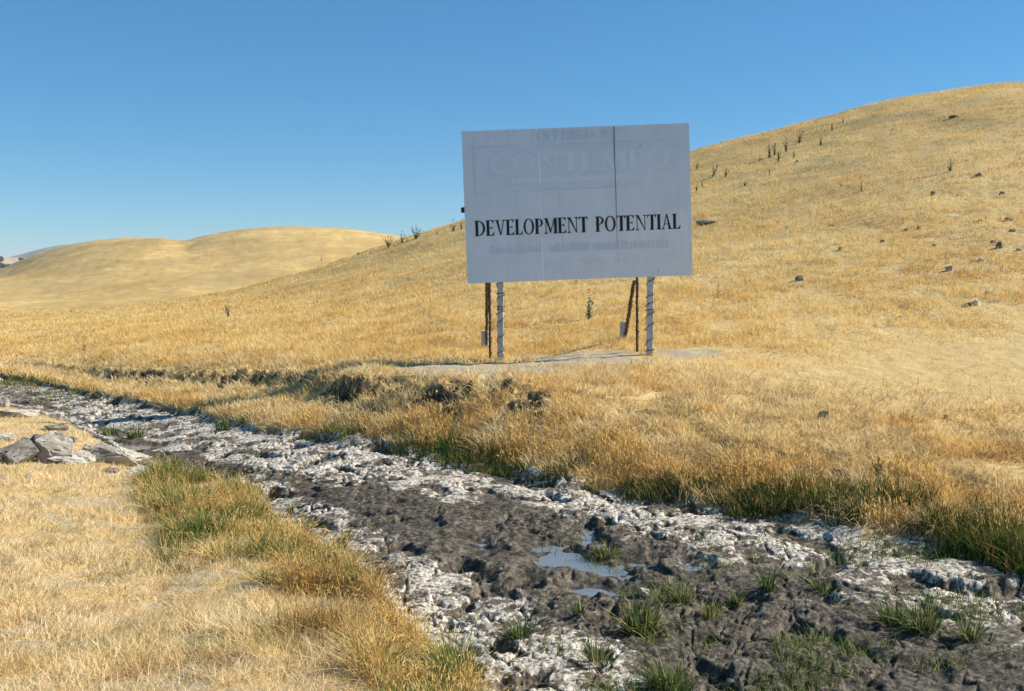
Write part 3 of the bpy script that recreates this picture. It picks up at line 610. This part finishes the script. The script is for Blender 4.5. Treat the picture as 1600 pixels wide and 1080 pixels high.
def text(name, word, u0, u1, v, capb, mat, w=.0075, capt=None):
    tot = sum(glyph(c)[0] for c in word); sx = (u1 - u0) / tot; bm = bmesh.new(); x = 0; k = 0
    for c in word:
        adv, polys = glyph(c)
        for p in polys:
            k += 1; zo = w + (k % 40) * .00006
            ar = sum(p[i][0] * p[(i+1) % len(p)][1] - p[(i+1) % len(p)][0] * p[i][1] for i in range(len(p)))
            if ar < 0: p = p[::-1]
            bm.faces.new([bm.verts.new((u0 + (x + q[0]) * sx, v + q[1] * capb, zo)) for q in p])
        x += adv
    bmesh.ops.transform(bm, matrix=PMAT, verts=bm.verts[:])
    me = bpy.data.meshes.new(name); bm.to_mesh(me); bm.free(); me.materials.append(mat); o = bpy.data.objects.new(name, me); COL.objects.link(o); o.parent = root; return o
K = PW / 352.
def UV(px, py):                        # photo pixel on the board -> panel coordinates
    p = bp_at(px, py, YB) - BL; c, s = math.cos(ROLL), math.sin(ROLL); return p.x * c + p.z * s, -p.x * s + p.z * c
u0, v0 = UV(742, 369.5); u1, _ = UV(916, 362.5)
text('lettering', 'DEVELOPMENT', u0, u1 + .03, v0, 24 * K, M_ink); u2, _ = UV(930.5, 362); u3, _ = UV(1064, 357)
text('lettering', 'POTENTIAL', u2, u3, v0, 23.6 * K, M_ink)
# painted-over old lettering showing faintly through
def quadpanel(name, x0, y0, x1, y1, mat, w):
    a, b_ = UV(x0, y1); c, d = UV(x1, y0); bm = bmesh.new(); vs = [bm.verts.new(q) for q in ((a, b_, w), (c, b_, w), (c, d, w), (a, d, w))]; bm.faces.new(vs)
    bmesh.ops.transform(bm, matrix=PMAT, verts=bm.verts[:]); me = bpy.data.meshes.new(name); bm.to_mesh(me); bm.free(); me.materials.append(mat)
    o = bpy.data.objects.new(name, me); COL.objects.link(o); o.parent = root; return o
ua, vb = UV(741, 301); ub, vt = UV(1062, 289); H1 = 72 * K
bm = bmesh.new(); th = .009
uu0, uu1, vv0 = ua, UV(1060, 289)[0], vb; vv1 = vv0 + 70 * K
for (a, b_, c, d) in ((uu0, vv0, uu1, vv0 + th), (uu0, vv1 - th, uu1, vv1), (uu0, vv0 + th, uu0 + th, vv1 - th), (uu1 - th, vv0 + th, uu1, vv1 - th)):
    bm.faces.new([bm.verts.new(q) for q in ((a, b_, .0062), (c, b_, .0062), (c, d, .0062), (a, d, .0062))])
g2 = .045
bm2 = bmesh.new(); bm2.faces.new([bm2.verts.new(q) for q in ((uu0 + g2, vv0 + g2, .0058), (uu1 - g2, vv0 + g2, .0058), (uu1 - g2, vv1 - g2, .0058), (uu0 + g2, vv1 - g2, .0058))])
for nm, bb, mt in (('old_border', bm, M_ghost), ('old_patch', bm2, None)):
    bmesh.ops.transform(bb, matrix=PMAT, verts=bb.verts[:]); me = bpy.data.meshes.new(nm); bb.to_mesh(me); bb.free()
    if mt is None:
        m, n, l, b = new_mat('painted_over_patch'); v = objvec(n, l); t = tex(n, l, 2.2, 6, v, .65); l.new(ramp(n, l, t, [(.3, (.62, .655, .735)), (.7, (.72, .745, .81))]), b.inputs['Base Color']); b.inputs['Roughness'].default_value = .6; mt = m
    me.materials.append(mt); o = bpy.data.objects.new(nm, me); COL.objects.link(o); o.parent = root
text('old_lettering', 'CONTEMPO', UV(766, 268)[0], UV(1048, 258)[0], UV(860, 268)[1], 28 * K, M_ghostl, .0066)
text('old_lettering', 'OFFERED', UV(838, 220)[0], UV(929, 220)[0], UV(838, 220)[1], 14 * K, M_ghost, .0066); text('old_lettering', 'BY', UV(938, 220)[0], UV(966, 220)[0], UV(838, 220)[1], 14 * K, M_ghost, .0066)
def smudge(x0, y0, x1, y1, nw, seed):   # illegible painted-over words
    rr = random.Random(seed); a, b_ = UV(x0, y0); c, _ = UV(x1, y0); h = abs(UV(x0, y0)[1] - UV(x0, y1)[1]); bm = bmesh.new(); x = a
    def flush(bm):
        if not bm.faces: return
        bmesh.ops.transform(bm, matrix=PMAT, verts=bm.verts[:]); me = bpy.data.meshes.new('old_lettering'); bm.to_mesh(me); bm.free(); me.materials.append(M_ghostl if nw else M_ghost)
        o = bpy.data.objects.new('old_lettering', me); COL.objects.link(o); o.parent = root
    while x < c:
        w = rr.uniform(.03, .08); k = rr.uniform(.7, 1); g = rr.uniform(.004, .014)
        bm.faces.new([bm.verts.new(q) for q in ((x, b_, .0064), (x + w, b_ + .003, .0064), (x + w * rr.uniform(.6, 1), b_ + h * k, .0064), (x, b_ + h * k * .95, .0064))]); x += w + g
        if rr.random() < .14: flush(bm); bm = bmesh.new(); x += rr.uniform(.05, .12)
    flush(bm)
smudge(800, 287, 1035, 277, 1, 3); smudge(766, 397, 1040, 383, 0, 5); smudge(822, 420, 1000, 409, 1, 8)
for (px, py, dx, dy) in ((999, 229, .022, .03), (1043, 399, .02, .012), (1053, 397, .02, .01), (1027, 424, .03, .02), (974, 414, .012, .012), (989, 414, .012, .012), (724, 210, .02, .01), (820, 205, .012, .01), (900, 202, .01, .01), (1014, 199, .01, .008), (1071, 197, .01, .015)):
    bm = bmesh.new(); a, b_ = UV(px, py); bm.faces.new([bm.verts.new(q) for q in ((a, b_, .0085), (a + dx, b_ + dy * .3, .0085), (a + dx * .8, b_ + dy, .0085), (a + dx * .3, b_ + dy * .6, .0085))])
    bmesh.ops.transform(bm, matrix=PMAT, verts=bm.verts[:]); me = bpy.data.meshes.new('paint_chip'); bm.to_mesh(me); bm.free(); me.materials.append(M_wood); o = bpy.data.objects.new('paint_chip', me); COL.objects.link(o); o.parent = root
# posts
def local(v): return Vector(v) - root.location
def post(px, pyb, yb, seed, label):
    rr = random.Random(seed); a = float(ray(px, pyb)[0]); x = a * yb; zg = gz(x, yb) - .15; zt = BL.z + PH * .9; w = .098
    bm = bmesh.new(); bar(bm, local((x, yb, zg)), local((x, yb, zt)), w, w)
    bmesh.ops.bevel(bm, geom=bm.edges[:], offset=.006, segments=1, affect='EDGES')
    bmesh.ops.subdivide_edges(bm, edges=[e for e in bm.edges if e.calc_length() > 1], cuts=14)
    for v in bm.verts: v.co += Vector(mnoise.noise_vector(v.co * 4)) * .004
    p = obj('post', bm, M_post, root); p['label'] = label
    bm = bmesh.new(); pts = []; z0 = zg + .2; z1 = BL.z + .5; h = .075; barbs = []
    z = z0; k = 0
    while z < z1:
        pitch = rr.choice([.04, .12, .18, .26]); 
        for q in range(4):
            sx, sy = ((1, -1), (1, 1), (-1, 1), (-1, -1))[q]
            pts.append(local((x + sx * .056, yb + sy * .056, z + pitch * q / 4 + rr.uniform(-.012, .012))))
        z += pitch
    tube(bm, pts, .0055, 4)
    for i in range(len(pts) - 1):
        if rr.random() < .75:
            c = pts[i].lerp(pts[i + 1], rr.random() * .3)
            for s in range(3):
                d = Vector((rr.uniform(-1, 1), rr.uniform(-1, 1), rr.uniform(-1, 1))).normalized() * .03; tube(bm, [c - d, c + d], .003, 3)
    wv = obj('barbed_wire', bm, M_wire, p)
    return p
YP = YB + .085
post(782, 562, YP, 1, 'left front post'); post(1015, 548, YP, 2, 'right front post')
def rough_pole(name, p, q, r, mat, seed, parent=root, knots=6, label=None):
    rr = random.Random(seed); bm = bmesh.new(); p, q = local(p), local(q); r *= .8; n = 14; pts = []; rad = []
    for i in range(n + 1):
        s = i / n; pts.append(p.lerp(q, s) + Vector((rr.uniform(-1, 1), rr.uniform(-1, 1), 0)) * r * .25); rad.append(r * rr.uniform(.8, 1.15))
    tube(bm, pts, rad, 6); o = obj(name, bm, mat, parent)
    if label: o['label'] = label
    bm = bmesh.new(); L = (q - p).length
    k = int(L / .09)
    for i in range(k):
        c = p.lerp(q, (i + rr.random()) / k)
        for s in range(3):
            d = Vector((rr.uniform(-1, 1), rr.uniform(-1, 1), rr.uniform(-.5, .5))).normalized() * (r + .02); tube(bm, [c - d, c + d], .0035, 3)
    pts = []; 
    for i in range(int(L / .03)):
        c = p.lerp(q, i * .03 / L); an = i * .9; pts.append(c + Vector((math.cos(an), math.sin(an), 0)) * (r + .006))
    tube(bm, pts, .004, 3); obj('barbed_wire', bm, M_wire, o); return o
yr = 16.62
xl = float(ray(766, 556)[0]) * yr; xr = float(ray(996, 543)[0]) * yr; ztop = BL.z + PH * .85
rough_pole('back_pole', (xl, yr, gz(xl, yr) - .1), (float(ray(764, 440)[0]) * (YB + .3), YB + .3, ztop), .026, M_wood, 11, label='left rusty back pole')
rough_pole('back_pole', (xr, yr, gz(xr, yr) - .1), (float(ray(993, 430)[0]) * (YB + .3), YB + .3, ztop), .026, M_wood, 12, label='right rusty back pole')
yk = 18.3
def brace(pxt, pyt, pxb, pyb, seed, r, label):
    a, e = ray(pxt, pyt); t = (float(a) * 16.45, 16.45, float(e) * 16.45); xb = float(ray(pxb, pyb)[0]) * yk
    b_ = Vector((xb, yk, gz(xb, yk) - .05)); d = (Vector(t) - b_); t2 = b_ + d * 1.06
    rough_pole('brace', b_ + Vector((0, 0, .12)), t2, r, M_wood, seed, label=label)
    bm = bmesh.new(); vs = bx(bm, local((xb - .03, yk + .02, gz(xb, yk) + .13)), (.13, .1, .42)); bmesh.ops.bevel(bm, geom=bm.edges[:], offset=.008, segments=1, affect='EDGES')
    for v in bm.verts: v.co += Vector(mnoise.noise_vector(v.co * 6)) * .008
    o = obj('ground_stake', bm, M_post, root)
brace(990, 446, 977, 527, 21, .036, 'right leaning brace'); brace(761, 446, 760, 545, 22, .03, 'left leaning brace')

# ---------------------------------------------------------------- rocks
def rock(px, py, wpx, hpx, mat, label, cat='rock', seed=1, depth=.8, group=None, name='rock', sink=.25, rot=0, flat=1, tilt=0):
    rr = random.Random(seed); x, y, z = hit(px, py); w = wpx / F * y; h = hpx / F * y * (1 + sink)
    bm = bmesh.new()
    for k in range(13 if w > .2 else 20):
        v = Vector((rr.gauss(0, 1), rr.gauss(0, 1), rr.gauss(0, 1))).normalized(); k = max(abs(c) for c in v); v = v.lerp(v / k, .8) * rr.uniform(.82, 1.0); bm.verts.new(v * .5)
    r = bmesh.ops.convex_hull(bm, input=bm.verts[:]); 
    bmesh.ops.delete(bm, geom=[g for g in r['geom_interior'] if isinstance(g, bmesh.types.BMVert)], context='VERTS')
    bmesh.ops.bevel(bm, geom=bm.edges[:], offset=.012, segments=1, affect='EDGES')
    bmesh.ops.triangulate(bm, faces=bm.faces[:]); bmesh.ops.subdivide_edges(bm, edges=bm.edges[:], cuts=5, use_grid_fill=True)
    mn = [min(v.co[i] for v in bm.verts) for i in range(3)]; mxx = [max(v.co[i] for v in bm.verts) for i in range(3)]
    for v in bm.verts:
        c = Vector(((v.co[i] - mn[i]) / (mxx[i] - mn[i]) - .5) for i in range(3)); c = Matrix.Rotation(R(tilt), 3, 'Y') @ c
        q = c * 3 + Vector((seed * 3.1, 0, 0)); nv = mnoise.noise(q * 2.2); c += Vector(mnoise.noise_vector(q)) * .04 + Vector(mnoise.noise_vector(q * 4)) * .018 - c * (.16 * max(0, .12 - abs(nv)) / .12)
        v.co = Vector((c.x * w, c.y * w * depth, (c.z + .5 - sink / (1 + sink)) * h))
    o = obj(name, bm, mat); o.location = (x, y, z - .01 * h); o.rotation_euler.z = R(rot); tag(o, label, cat, group); return o
GR = 'broken rocks on the near bank'
near = [
 (28,722,62,46,M_rockd,'large dark fronted rock cut off by the left edge of the photo',1,.9,0,8),
 (62,712,46,46,M_rockd,'rounded dark grey rock just right of the large dark one',2,.8,20,0),
 (90,722,54,62,M_rock,'tall pale grey angular rock with a bright right face',3,.7,-10,-12),
 (78,716,22,20,M_rockd,'small dark wedge rock in front of the tall pale rock',4,.8,0,20),
 (120,722,60,22,M_rock,'low flat pale rock right of the tall pale rock',5,1.2,0,8),
 (147,712,30,24,M_rock,'small pale block left of the long slab',6,.9,10,-8),
 (186,724,92,34,M_rock,'long pale slab sloping down toward the creek',7,.55,0,22),
 (192,706,80,12,M_rockd,'thin dark edged slab behind the long pale slab',8,.4,0,26),
 (231,734,34,18,M_rockd,'brown block at the creek end of the slabs',9,.9,10,10),
 (213,743,30,20,M_rockw,'small white block under the end of the long slab',10,.9,0,10),
 (234,748,26,18,M_rockw,'white cube shaped block nearest the mud',11,.9,20,0),
 (26,652,66,18,M_rock,'flat pale slab higher up at the left edge',12,.8,0,12),
 (88,672,34,12,M_rockd,'small brown stone above the tall pale rock',13,.9,0,0),
 (50,690,30,10,M_rock,'low pale stone above the rounded dark rock',14,.9,0,0),
 (5,636,22,18,M_rock,'pale pointed rock farthest up the left edge',15,.8,0,0),
 (5,690,30,16,M_rock,'pale stone peeping over the large dark rock at the left edge',17,.9,0,0),
 (173,738,22,9,M_rockd,'flat dark chip in the straw below the long slab',18,.9,0,4),
 (252,742,16,9,M_rockd,'last small dark stone beyond the slabs at the mud',19,.9,0,4),
 (110,692,20,12,M_rockd,'small dark stone tucked behind the low flat rock',20,.9,0,4),
 (160,700,24,10,M_rock,'thin pale stone between the slabs and the creek',16,.9,0,0)]
for (px, py, w, h, mt, lb, sd_, dp, rt, tl) in near: rock(px, py, w * 1.05, h * .82, mt, lb, seed=sd_, depth=dp, rot=rt, tilt=tl, group=GR)
GH = 'stones scattered over the right hillside'
hill = [
 (1249,439,14,11,M_rockd,'dark grey boulder right of the billboard low on the hill'),
 (1458,305,9,7,M_rockd,'small dark stone high on the slope, first below the green patch'),
 (1528,276,13,7,M_rockd,'dark stone high on the slope near the right edge'),
 (1415,361,9,6,M_rockd,'left stone of the close pair in the middle of the slope'),
 (1436,359,7,6,M_rockd,'right stone of the close pair in the middle of the slope'),
 (1379,379,7,5,M_rockd,'small stone down the slope left of the close pair'),
 (1313,391,8,6,M_rockd,'lone small grey stone left on the middle slope'),
 (1460,385,8,6,M_rock,'small tan stone below the close pair'),
 (1482,424,11,10,M_rock,'upright grey stone lit on top, mid slope'),
 (1532,408,11,6,M_rock,'flat grey stone above the white rock'),
 (1562,388,13,12,M_rockd,'largest grey blue boulder of the cluster by the right edge'),
 (1551,380,10,5,M_rockd,'low dark stone left of the grey blue boulder'),
 (1576,345,17,7,M_rockd,'long dark stone above the boulder cluster'),
 (1581,362,14,6,M_rockd,'dark stone between the long stone and the boulder cluster'),
 (1526,478,16,12,M_rockw,'bright white rock low on the hill near the right edge'),
 (1513,478,13,7,M_rockd,'dark broken stone touching the left side of the white rock'),
 (1545,460,13,6,M_rock,'pale half buried stone above the white rock'),
 (1405,498,10,6,M_rock,'pale half buried stone low on the slope'),
 (1371,512,15,4,M_rock,'low pale flat stone nearest the foot of the slope'),
 (1566,304,13,6,M_rockd,'dark stone cluster high by the right edge'),
 (1299,353,11,3,M_rockd,'thin dark flat stone above the lone grey stone'),
 (1592,392,10,4,M_rock,'flat pale stone at the right edge beside the boulder cluster'),
 (1532,346,9,4,M_rockd,'small dark stone left of the long dark stone'),
 (1395,203,8,3,M_rockw,'tiny white stone in the green tinted patch near the crest'),
 (1491,184,17,5,M_rockd,'dark rocky scar near the crest of the right hill'),
 (1246,253,6,4,M_rockd,'small dark stone among the weeds near the crest')]
for k, (px, py, w, h, mt, lb) in enumerate(hill): rock(px, py, w * .85, h * .8, mt, lb, seed=30 + k, group=GH, sink=.55)
rock(1286,656,17,15,M_rockd,'grey stone lying in the short grass right of the billboard', seed=70, sink=.15)
rock(1477,655,6,6,M_rockd,'dark lump put in for a dark hole in the short grass below the hill', seed=71)  # black lump put where a dark hole is
rock(1538,711,9,6,M_rockd,'dark clod in the short grass near the right edge', seed=72)
rock(1005,664,9,7,M_rockw,'small whitish stone in the grass below the billboard', seed=73)
rock(1104,351,34,7,M_rockd,'small dark dirt bank modelled as a long low rock on the hill just right of the board', seed=74, depth=.4, sink=.1, tilt=-7)  # low rock shape stands in for a small dirt bank
rock(1005,930,20,10,M_rock,'small chalky lump behind the large tuft in the mud', seed=75)
rock(771,852,11,16,M_rockd,'upright black clod standing in the mud left of the puddle', 'clod', seed=76, name='mud_clod')
rock(46,708+40,14,8,M_rock,'small stone lying in the straw below the dark rocks', seed=77)
# wood scrap in the mud
x, y, z = hit(517, 762); bm = bmesh.new(); bx(bm, (0, 0, 0), (.035, .2, .025)); bmesh.ops.subdivide_edges(bm, edges=bm.edges[:], cuts=3, use_grid_fill=True)
for v in bm.verts: v.co += Vector(mnoise.noise_vector(v.co * 18)) * .008
o = obj('wood_scrap', bm, simple('grey_driftwood', (.28, .22, .16), (.5, .43, .34), 14)); o.location = (x, y, z + .06); o.rotation_euler = (R(-12), R(8), R(58)); tag(o, 'short pale wood scrap lying on the mud left of centre', 'wood')

# ---------------------------------------------------------------- weeds
M_stem = simple('weed_stem', (.08, .10, .03), (.17, .17, .06), 20, .8, .1, .002)
M_leafd = simple('weed_leaf_dark', (.03, .06, .02), (.08, .12, .04), 12, .7, .1, .002)
M_leafg = simple('weed_leaf_green', (.05, .085, .025), (.13, .16, .05), 12, .7, .1, .002)
M_leafb = simple('weed_leaf_brown', (.07, .04, .022), (.17, .09, .045), 12, .8, .1, .002)
def weed(px, py, wpx, hpx, kind, label, group, seed, ns=6, name='thistle', bushy=.6, two=True):
    rr = random.Random(seed); x, y, z = hit(px, py); Hh = hpx / F * y; Wd = wpx / F * y; mat = {'d': M_leafd, 'g': M_leafg, 'b': M_leafb}[kind]
    e = empty(name, (x, y, z - .02)); bs = bmesh.new(); bl = bmesh.new(); k = Hh
    def leaf(c, d, L, w):
        d = d.normalized(); u = d.cross(Vector((rr.uniform(-1, 1), rr.uniform(-1, 1), rr.uniform(-.2, 1)))).normalized() * w
        vs = [bl.verts.new(c), bl.verts.new(c + d * L * .45 + u), bl.verts.new(c + d * L), bl.verts.new(c + d * L * .45 - u)]; bl.faces.new(vs)
    for i in range(ns):
        an = rr.uniform(0, 2 * math.pi); sp = 0 if i == 0 else rr.uniform(.25, 1); L = Hh * (1 if i == 0 else rr.uniform(.5, .95))
        tip = Vector((math.cos(an) * Wd * .5 * sp, math.sin(an) * Wd * .4 * sp, L)); pts = []
        for s in (0, .35, .7, 1): pts.append(Vector((tip.x * s ** 1.3, tip.y * s ** 1.3, L * s)))
        r0 = max(.006 * k, .00028 * y); tube(bs, pts, [r0, r0 * .8, r0 * .6, r0 * .35], 4)
        nl = int(5 + 16 * bushy)
        for j in range(nl):
            s = rr.uniform(.05, 1) ** (1.3); c = Vector((tip.x * s ** 1.3, tip.y * s ** 1.3, L * s)); b_ = rr.uniform(0, 2 * math.pi)
            d = Vector((math.cos(b_), math.sin(b_), rr.uniform(.2, 1.2))); leaf(c, d, k * rr.uniform(.08, .2) * (1.25 - s * .6), max(k * .016, .00024 * y))
        for j in range(4):               # bur-like head
            d = Vector((rr.uniform(-1, 1), rr.uniform(-1, 1), rr.uniform(0, 1.2))); leaf(tip, d, k * .06, max(k * .016, .0003 * y))
    obj('stem', bs, M_stem, e); obj('foliage', bl, mat, e); tag(e, label, 'weed', group); return e
GS = 'weeds along the ridge left of the billboard'; GU = 'weeds high on the right hill'
weed(607,387,32,19,'d','dark bushy weed at the left end of the ridge row',GS,1,9,bushy=1)
weed(628,381,14,20,'d','narrow dark weed second from the left on the ridge',GS,2,5)
weed(636,378,10,7,'g','tiny weed between the two tall ridge weeds',GS,3,4)
weed(650,374,28,22,'d','spiky fan shaped weed standing tallest on the ridge',GS,4,9,bushy=1)
weed(683,368,5,9,'d','thin single stemmed weed on the ridge',GS,5,2)
weed(708,362,14,19,'d','forked dark weed near the left edge of the board',GS,6,5)
weed(721,359,8,14,'d','dark weed half hidden by the left edge of the board',GS,7,4)
weed(560,399,12,5,'d','low dark weed on the slope left of the ridge row',GS,8,6)
weed(502,408,4,7,'g','tiny pale weed farthest left on the ridge line',GS,9,2)
weed(357,496,20,24,'g','lone V shaped weed in the golden field on the left','weeds in the field',10,7)
weed(112,489,7,5,'d','tiny dark weed far out in the field by the left edge','weeds in the field',11,4)
weed(920,500,28,48,'g','tall branching weed in the grass under the middle of the board','weeds in the field',12,7,bushy=.8)
weed(1122,466,7,24,'g','thin upright weed just right of the billboard','weeds in the field',13,2,bushy=.9)
up = [(1089,264,5,12,'g','thin weed nearest the top right corner of the board'),(1114,277,12,22,'d','tall green weed right of the board, left of the hill group'),
 (1134,277,7,13,'g','thin weed just right of the tall green one'),(1089,299,7,11,'g','pale weed beside the board edge, lowest of its group'),(1097,292,4,10,'g','slim weed a little above the lowest pale one'),
 (1164,291,7,9,'g','small pale weed alone on the slope below the hill group'),(1187,251,7,7,'d','tiny leftmost weed of the hill group'),(1202,247,9,20,'d','dark tall weed leftmost of the three close ones'),
 (1210,243,7,18,'d','middle one of the three close dark weeds'),(1216,254,6,18,'d','rightmost and lowest of the three close dark weeds'),(1228,238,11,21,'d','bushiest dark weed of the hill group'),
 (1240,247,4,12,'g','thin weed with a round tip right of the bushiest one'),(1249,224,9,19,'d','highest dark weed of the hill group'),(1282,228,6,13,'g','pale weed right of the hill group'),
 (1300,205,4,11,'b','brown dry weed near the crest line'),(1317,192,4,8,'b','smallest brown dry weed closest to the crest line'),(1346,300,5,17,'b','thin dark brown weed alone in the middle of the slope'),
 (1485,268,11,20,'g','light green weed on the upper right slope'),(1315,292,9,4,'d','low dark weed on the middle slope'),(1202,272,5,8,'g','faint pale weed below the three dark ones')]
for k, (px, py, w, h, kd, lb) in enumerate(up): weed(px, py, w * 1.5 + 1, h * 1.05, kd, lb, GU, 40 + k, 3 if w < 6 else 5, bushy=.8)
weed(1372,742,36,34,'b','reddish brown dock plant on the far bank below the right hill',None,80,9,name='dock_plant',bushy=1)
weed(1478,642,16,8,'g','small green weed in the short grass near the right edge',None,81,5)

# ---------------------------------------------------------------- separate grass tufts in the mud
def tuft(px, py, wpx, hpx, label, seed, n=120, yel=.4, lean=.45):
    global rng
    rng = np.random.default_rng(seed); x, y, z = hit(px, py); H = hpx / F * y; Wd = wpx / F * y
    r = Wd * .26 * np.sqrt(rng.random(n)); an = rng.random(n) * 2 * np.pi; P = np.stack([np.cos(an) * r, np.sin(an) * r * .8, 0 * r], 1)
    P[:, 2] = height(P[:, 0] + x, P[:, 1] + y, False) - z
    t = np.clip(rng.normal(.45, .3, n), 0, 1); tint = pal(GREEN, t); yl = rng.random(n) < yel; tint[yl] = pal([(.16,.17,.05),(.45,.38,.15)], rng.random(yl.sum()))
    co, tri, tt = blades(P, H * rng.uniform(.3, 1.2, n), rng.uniform(.003, .0065, n) + .0002 * y, an + rng.normal(0, .9, n), rng.gamma(1.6, lean * .75, n), tint, 2, .9)
    o = mesh_np('grass_tuft', co, tri, M_green, False, {'tint': tt}); o.location = (x, y, z); tag(o, label, 'grass tuft', 'green tufts growing in the creek bed'); return o
for k, a_ in enumerate([
 (1003,985,90,55,'large spiky tuft in the dark mud below the puddle',240,.45),(812,998,52,42,'bright green tuft on the mud near the white crust',110,.15),
 (948,868,70,22,'yellowish low tuft just right of the main puddle',130,.7),(1066,940,64,40,'tuft right behind the large spiky one',120,.3),
 (1108,965,60,30,'yellow green tuft right of the large spiky one',110,.55),(1200,925,34,42,'upright tuft right of centre in the mud',80,.2),
 (1285,925,36,34,'thin tuft right of the upright one',60,.3),(1395,975,60,42,'left part of the broad green clump on the right',150,.35),
 (1440,988,80,60,'tall middle part of the broad green clump on the right',230,.3),(1515,998,64,46,'rightmost sparse clump in the mud',110,.25),
 (1040,1075,90,56,'green clump at the bottom edge of the photo',200,.35),(1068,1085,50,60,'tall dark blades at the bottom edge beside the green clump',70,.1),
 (1235,1060,26,40,'single leaning tuft near the bottom right',24,.2),(735,1062,50,40,'small green tuft on white crust at the bottom',90,.3),
 (212,684,46,26,'green tuft on white crust, biggest by the rocks',150,.25),(172,680,34,20,'pale green tuft left of the biggest one by the rocks',90,.5),
 (348,672,34,24,'dark green tuft at the foot of the far bank on the left',110,.2),(272,724,24,18,'tiny tuft on grey mud right of the rocks',50,.4),
 (480,825,38,26,'green tuft on white crust at the near edge',90,.3),(455,800,18,18,'tiny green tuft above the near edge',40,.3),
 (540,845,34,24,'dull tuft where white crust meets dark mud',70,.5),(905,960,30,36,'thin tuft left of the large spiky one',40,.3),
 (935,1040,56,56,'sparse tuft below and left of the large spiky one',70,.4),(1180,875,22,16,'tiny tuft on the crust right of centre',40,.5),
 (700,700,60,34,'dark green clump at the foot of the far bank left of centre',160,.1),(1150,945,26,30,'narrow tuft between the yellow green tuft and the upright one',50,.3)]):
    px, py, w, h, lb, n, yl = a_; tuft(px, py, w, h, lb, 300 + k, n, yl)

# ---------------------------------------------------------------- thin summer haze
m = bpy.data.materials.new('haze'); m.use_nodes = True; n = m.node_tree.nodes; n.remove(n['Principled BSDF'])
pv = n.new('ShaderNodeVolumePrincipled'); pv.inputs['Density'].default_value = .00016; pv.inputs['Color'].default_value = (.82, .88, .95, 1); m.node_tree.links.new(pv.outputs[0], n['Material Output'].inputs['Volume'])
bm = bmesh.new(); bx(bm, (0, 3000, 13), (15200, 7600, 112)); tagk(obj('haze', bm, m), 'stuff', 'thin summer haze over the valley', 'haze')

# ---------------------------------------------------------------- distant hills and oaks
def dist_hill(name, ydist, sky_pts, base, mat, depth=260):
    px = np.linspace(-700, 700, 260); py = pchip([p[0] for p in sky_pts], [p[1] for p in sky_pts], px); a, _ = ray(px, py); e = np.array([elev(q) for q in py])
    T = np.linspace(-1, 1, 41); co = []
    for t in T:
        y = ydist + t * depth; z = base + (e * ydist - base) * (1 - abs(t) ** 1.5) + 6 * fbm(a * 60, np.full(len(a), t * 4.), 3, 200) * (1 - abs(t)) * abs(t) * 2
        co.append(np.stack([a * y, np.full(len(a), y), z], 1))
    co = np.concatenate(co); nc = len(px); I = np.arange(len(co)).reshape(-1, nc); Q = np.stack([I[:-1, :-1], I[:-1, 1:], I[1:, 1:], I[1:, :-1]], -1).reshape(-1, 4)
    return tagk(mesh_np(name, co, None, mat, True, quads=Q), 'structure')
M_dist = simple('distant_hill', (.33, .25, .16), (.46, .36, .24), .01, .95, 0, .1)
M_dist2 = simple('chaparral_hill', (.16, .13, .09), (.24, .19, .13), .02, .95, 0, .1)
dist_hill('distant_hills', 1100, [(-700,400),(-200,396),(-60,399),(0,401),(20,402),(60,404),(110,412),(160,425),(700,440)], -34, M_dist)
dist_hill('distant_hills', 2300, [(-700,430),(-200,415),(0,404),(30,398),(60,390),(90,384),(115,382),(150,384),(200,395),(700,430)], -40, M_dist2, 600)
M_bark = simple('bark', (.06, .045, .03), (.12, .09, .06), 4, .9, .2, .02); M_oak = simple('oak_leaves', (.016, .026, .012), (.045, .06, .028), 1.2, .8, 0, .1)
def oak(px, py, wpx, hpx, ydist, label, seed):
    rr = random.Random(seed); a, e = ray(px, py); x = float(a) * ydist; z = float(e) * ydist; w = wpx / F * ydist; h = hpx / F * ydist
    t = empty('oak_tree', (x, ydist, z - .6)); bm = bmesh.new(); tube(bm, [(0, 0, -1), (.1, 0, h * .25), (.3, 0, h * .5)], [.5, .4, .2], 6)
    for k in range(4): an = k * 1.7; tube(bm, [(.1, 0, h * .25), (math.cos(an) * w * .25, math.sin(an) * w * .25, h * .6)], [.25, .1], 5)
    obj('trunk', bm, M_bark, t); bm = bmesh.new(); cs = [Vector((rr.uniform(-.33, .33) * w, rr.uniform(-.3, .3) * w, h * rr.uniform(.4, .8))) for k in range(9)]
    for k in range(1400):
        c = rr.choice(cs) + Vector((rr.gauss(0, .1) * w, rr.gauss(0, .1) * w, rr.gauss(0, .13) * h)); u = Vector((rr.gauss(0, 1), rr.gauss(0, 1), rr.gauss(0, 1))).normalized() * .45; v = u.orthogonal().normalized() * .45
        bm.faces.new([bm.verts.new(c - u), bm.verts.new(c + v), bm.verts.new(c + u)])
    obj('crown', bm, M_oak, t); tag(t, label, 'tree', 'far oaks by the left edge')
# seen small between the near hill and the distant one
for (px, py, w, h, yd, lb, sdd) in [(1,409,12,9,1000,'larger dark oak at the very left edge of the far slope',1),(33,407,8,5,1000,'small lone oak in the middle of the far slope',2),
    (3,420,16,10,900,'leftmost oak of the lower dark row',3),(11,418,9,6,900,'rightmost small oak of the lower dark row',4)]: oak(px, py, w, h, yd, lb, sdd)
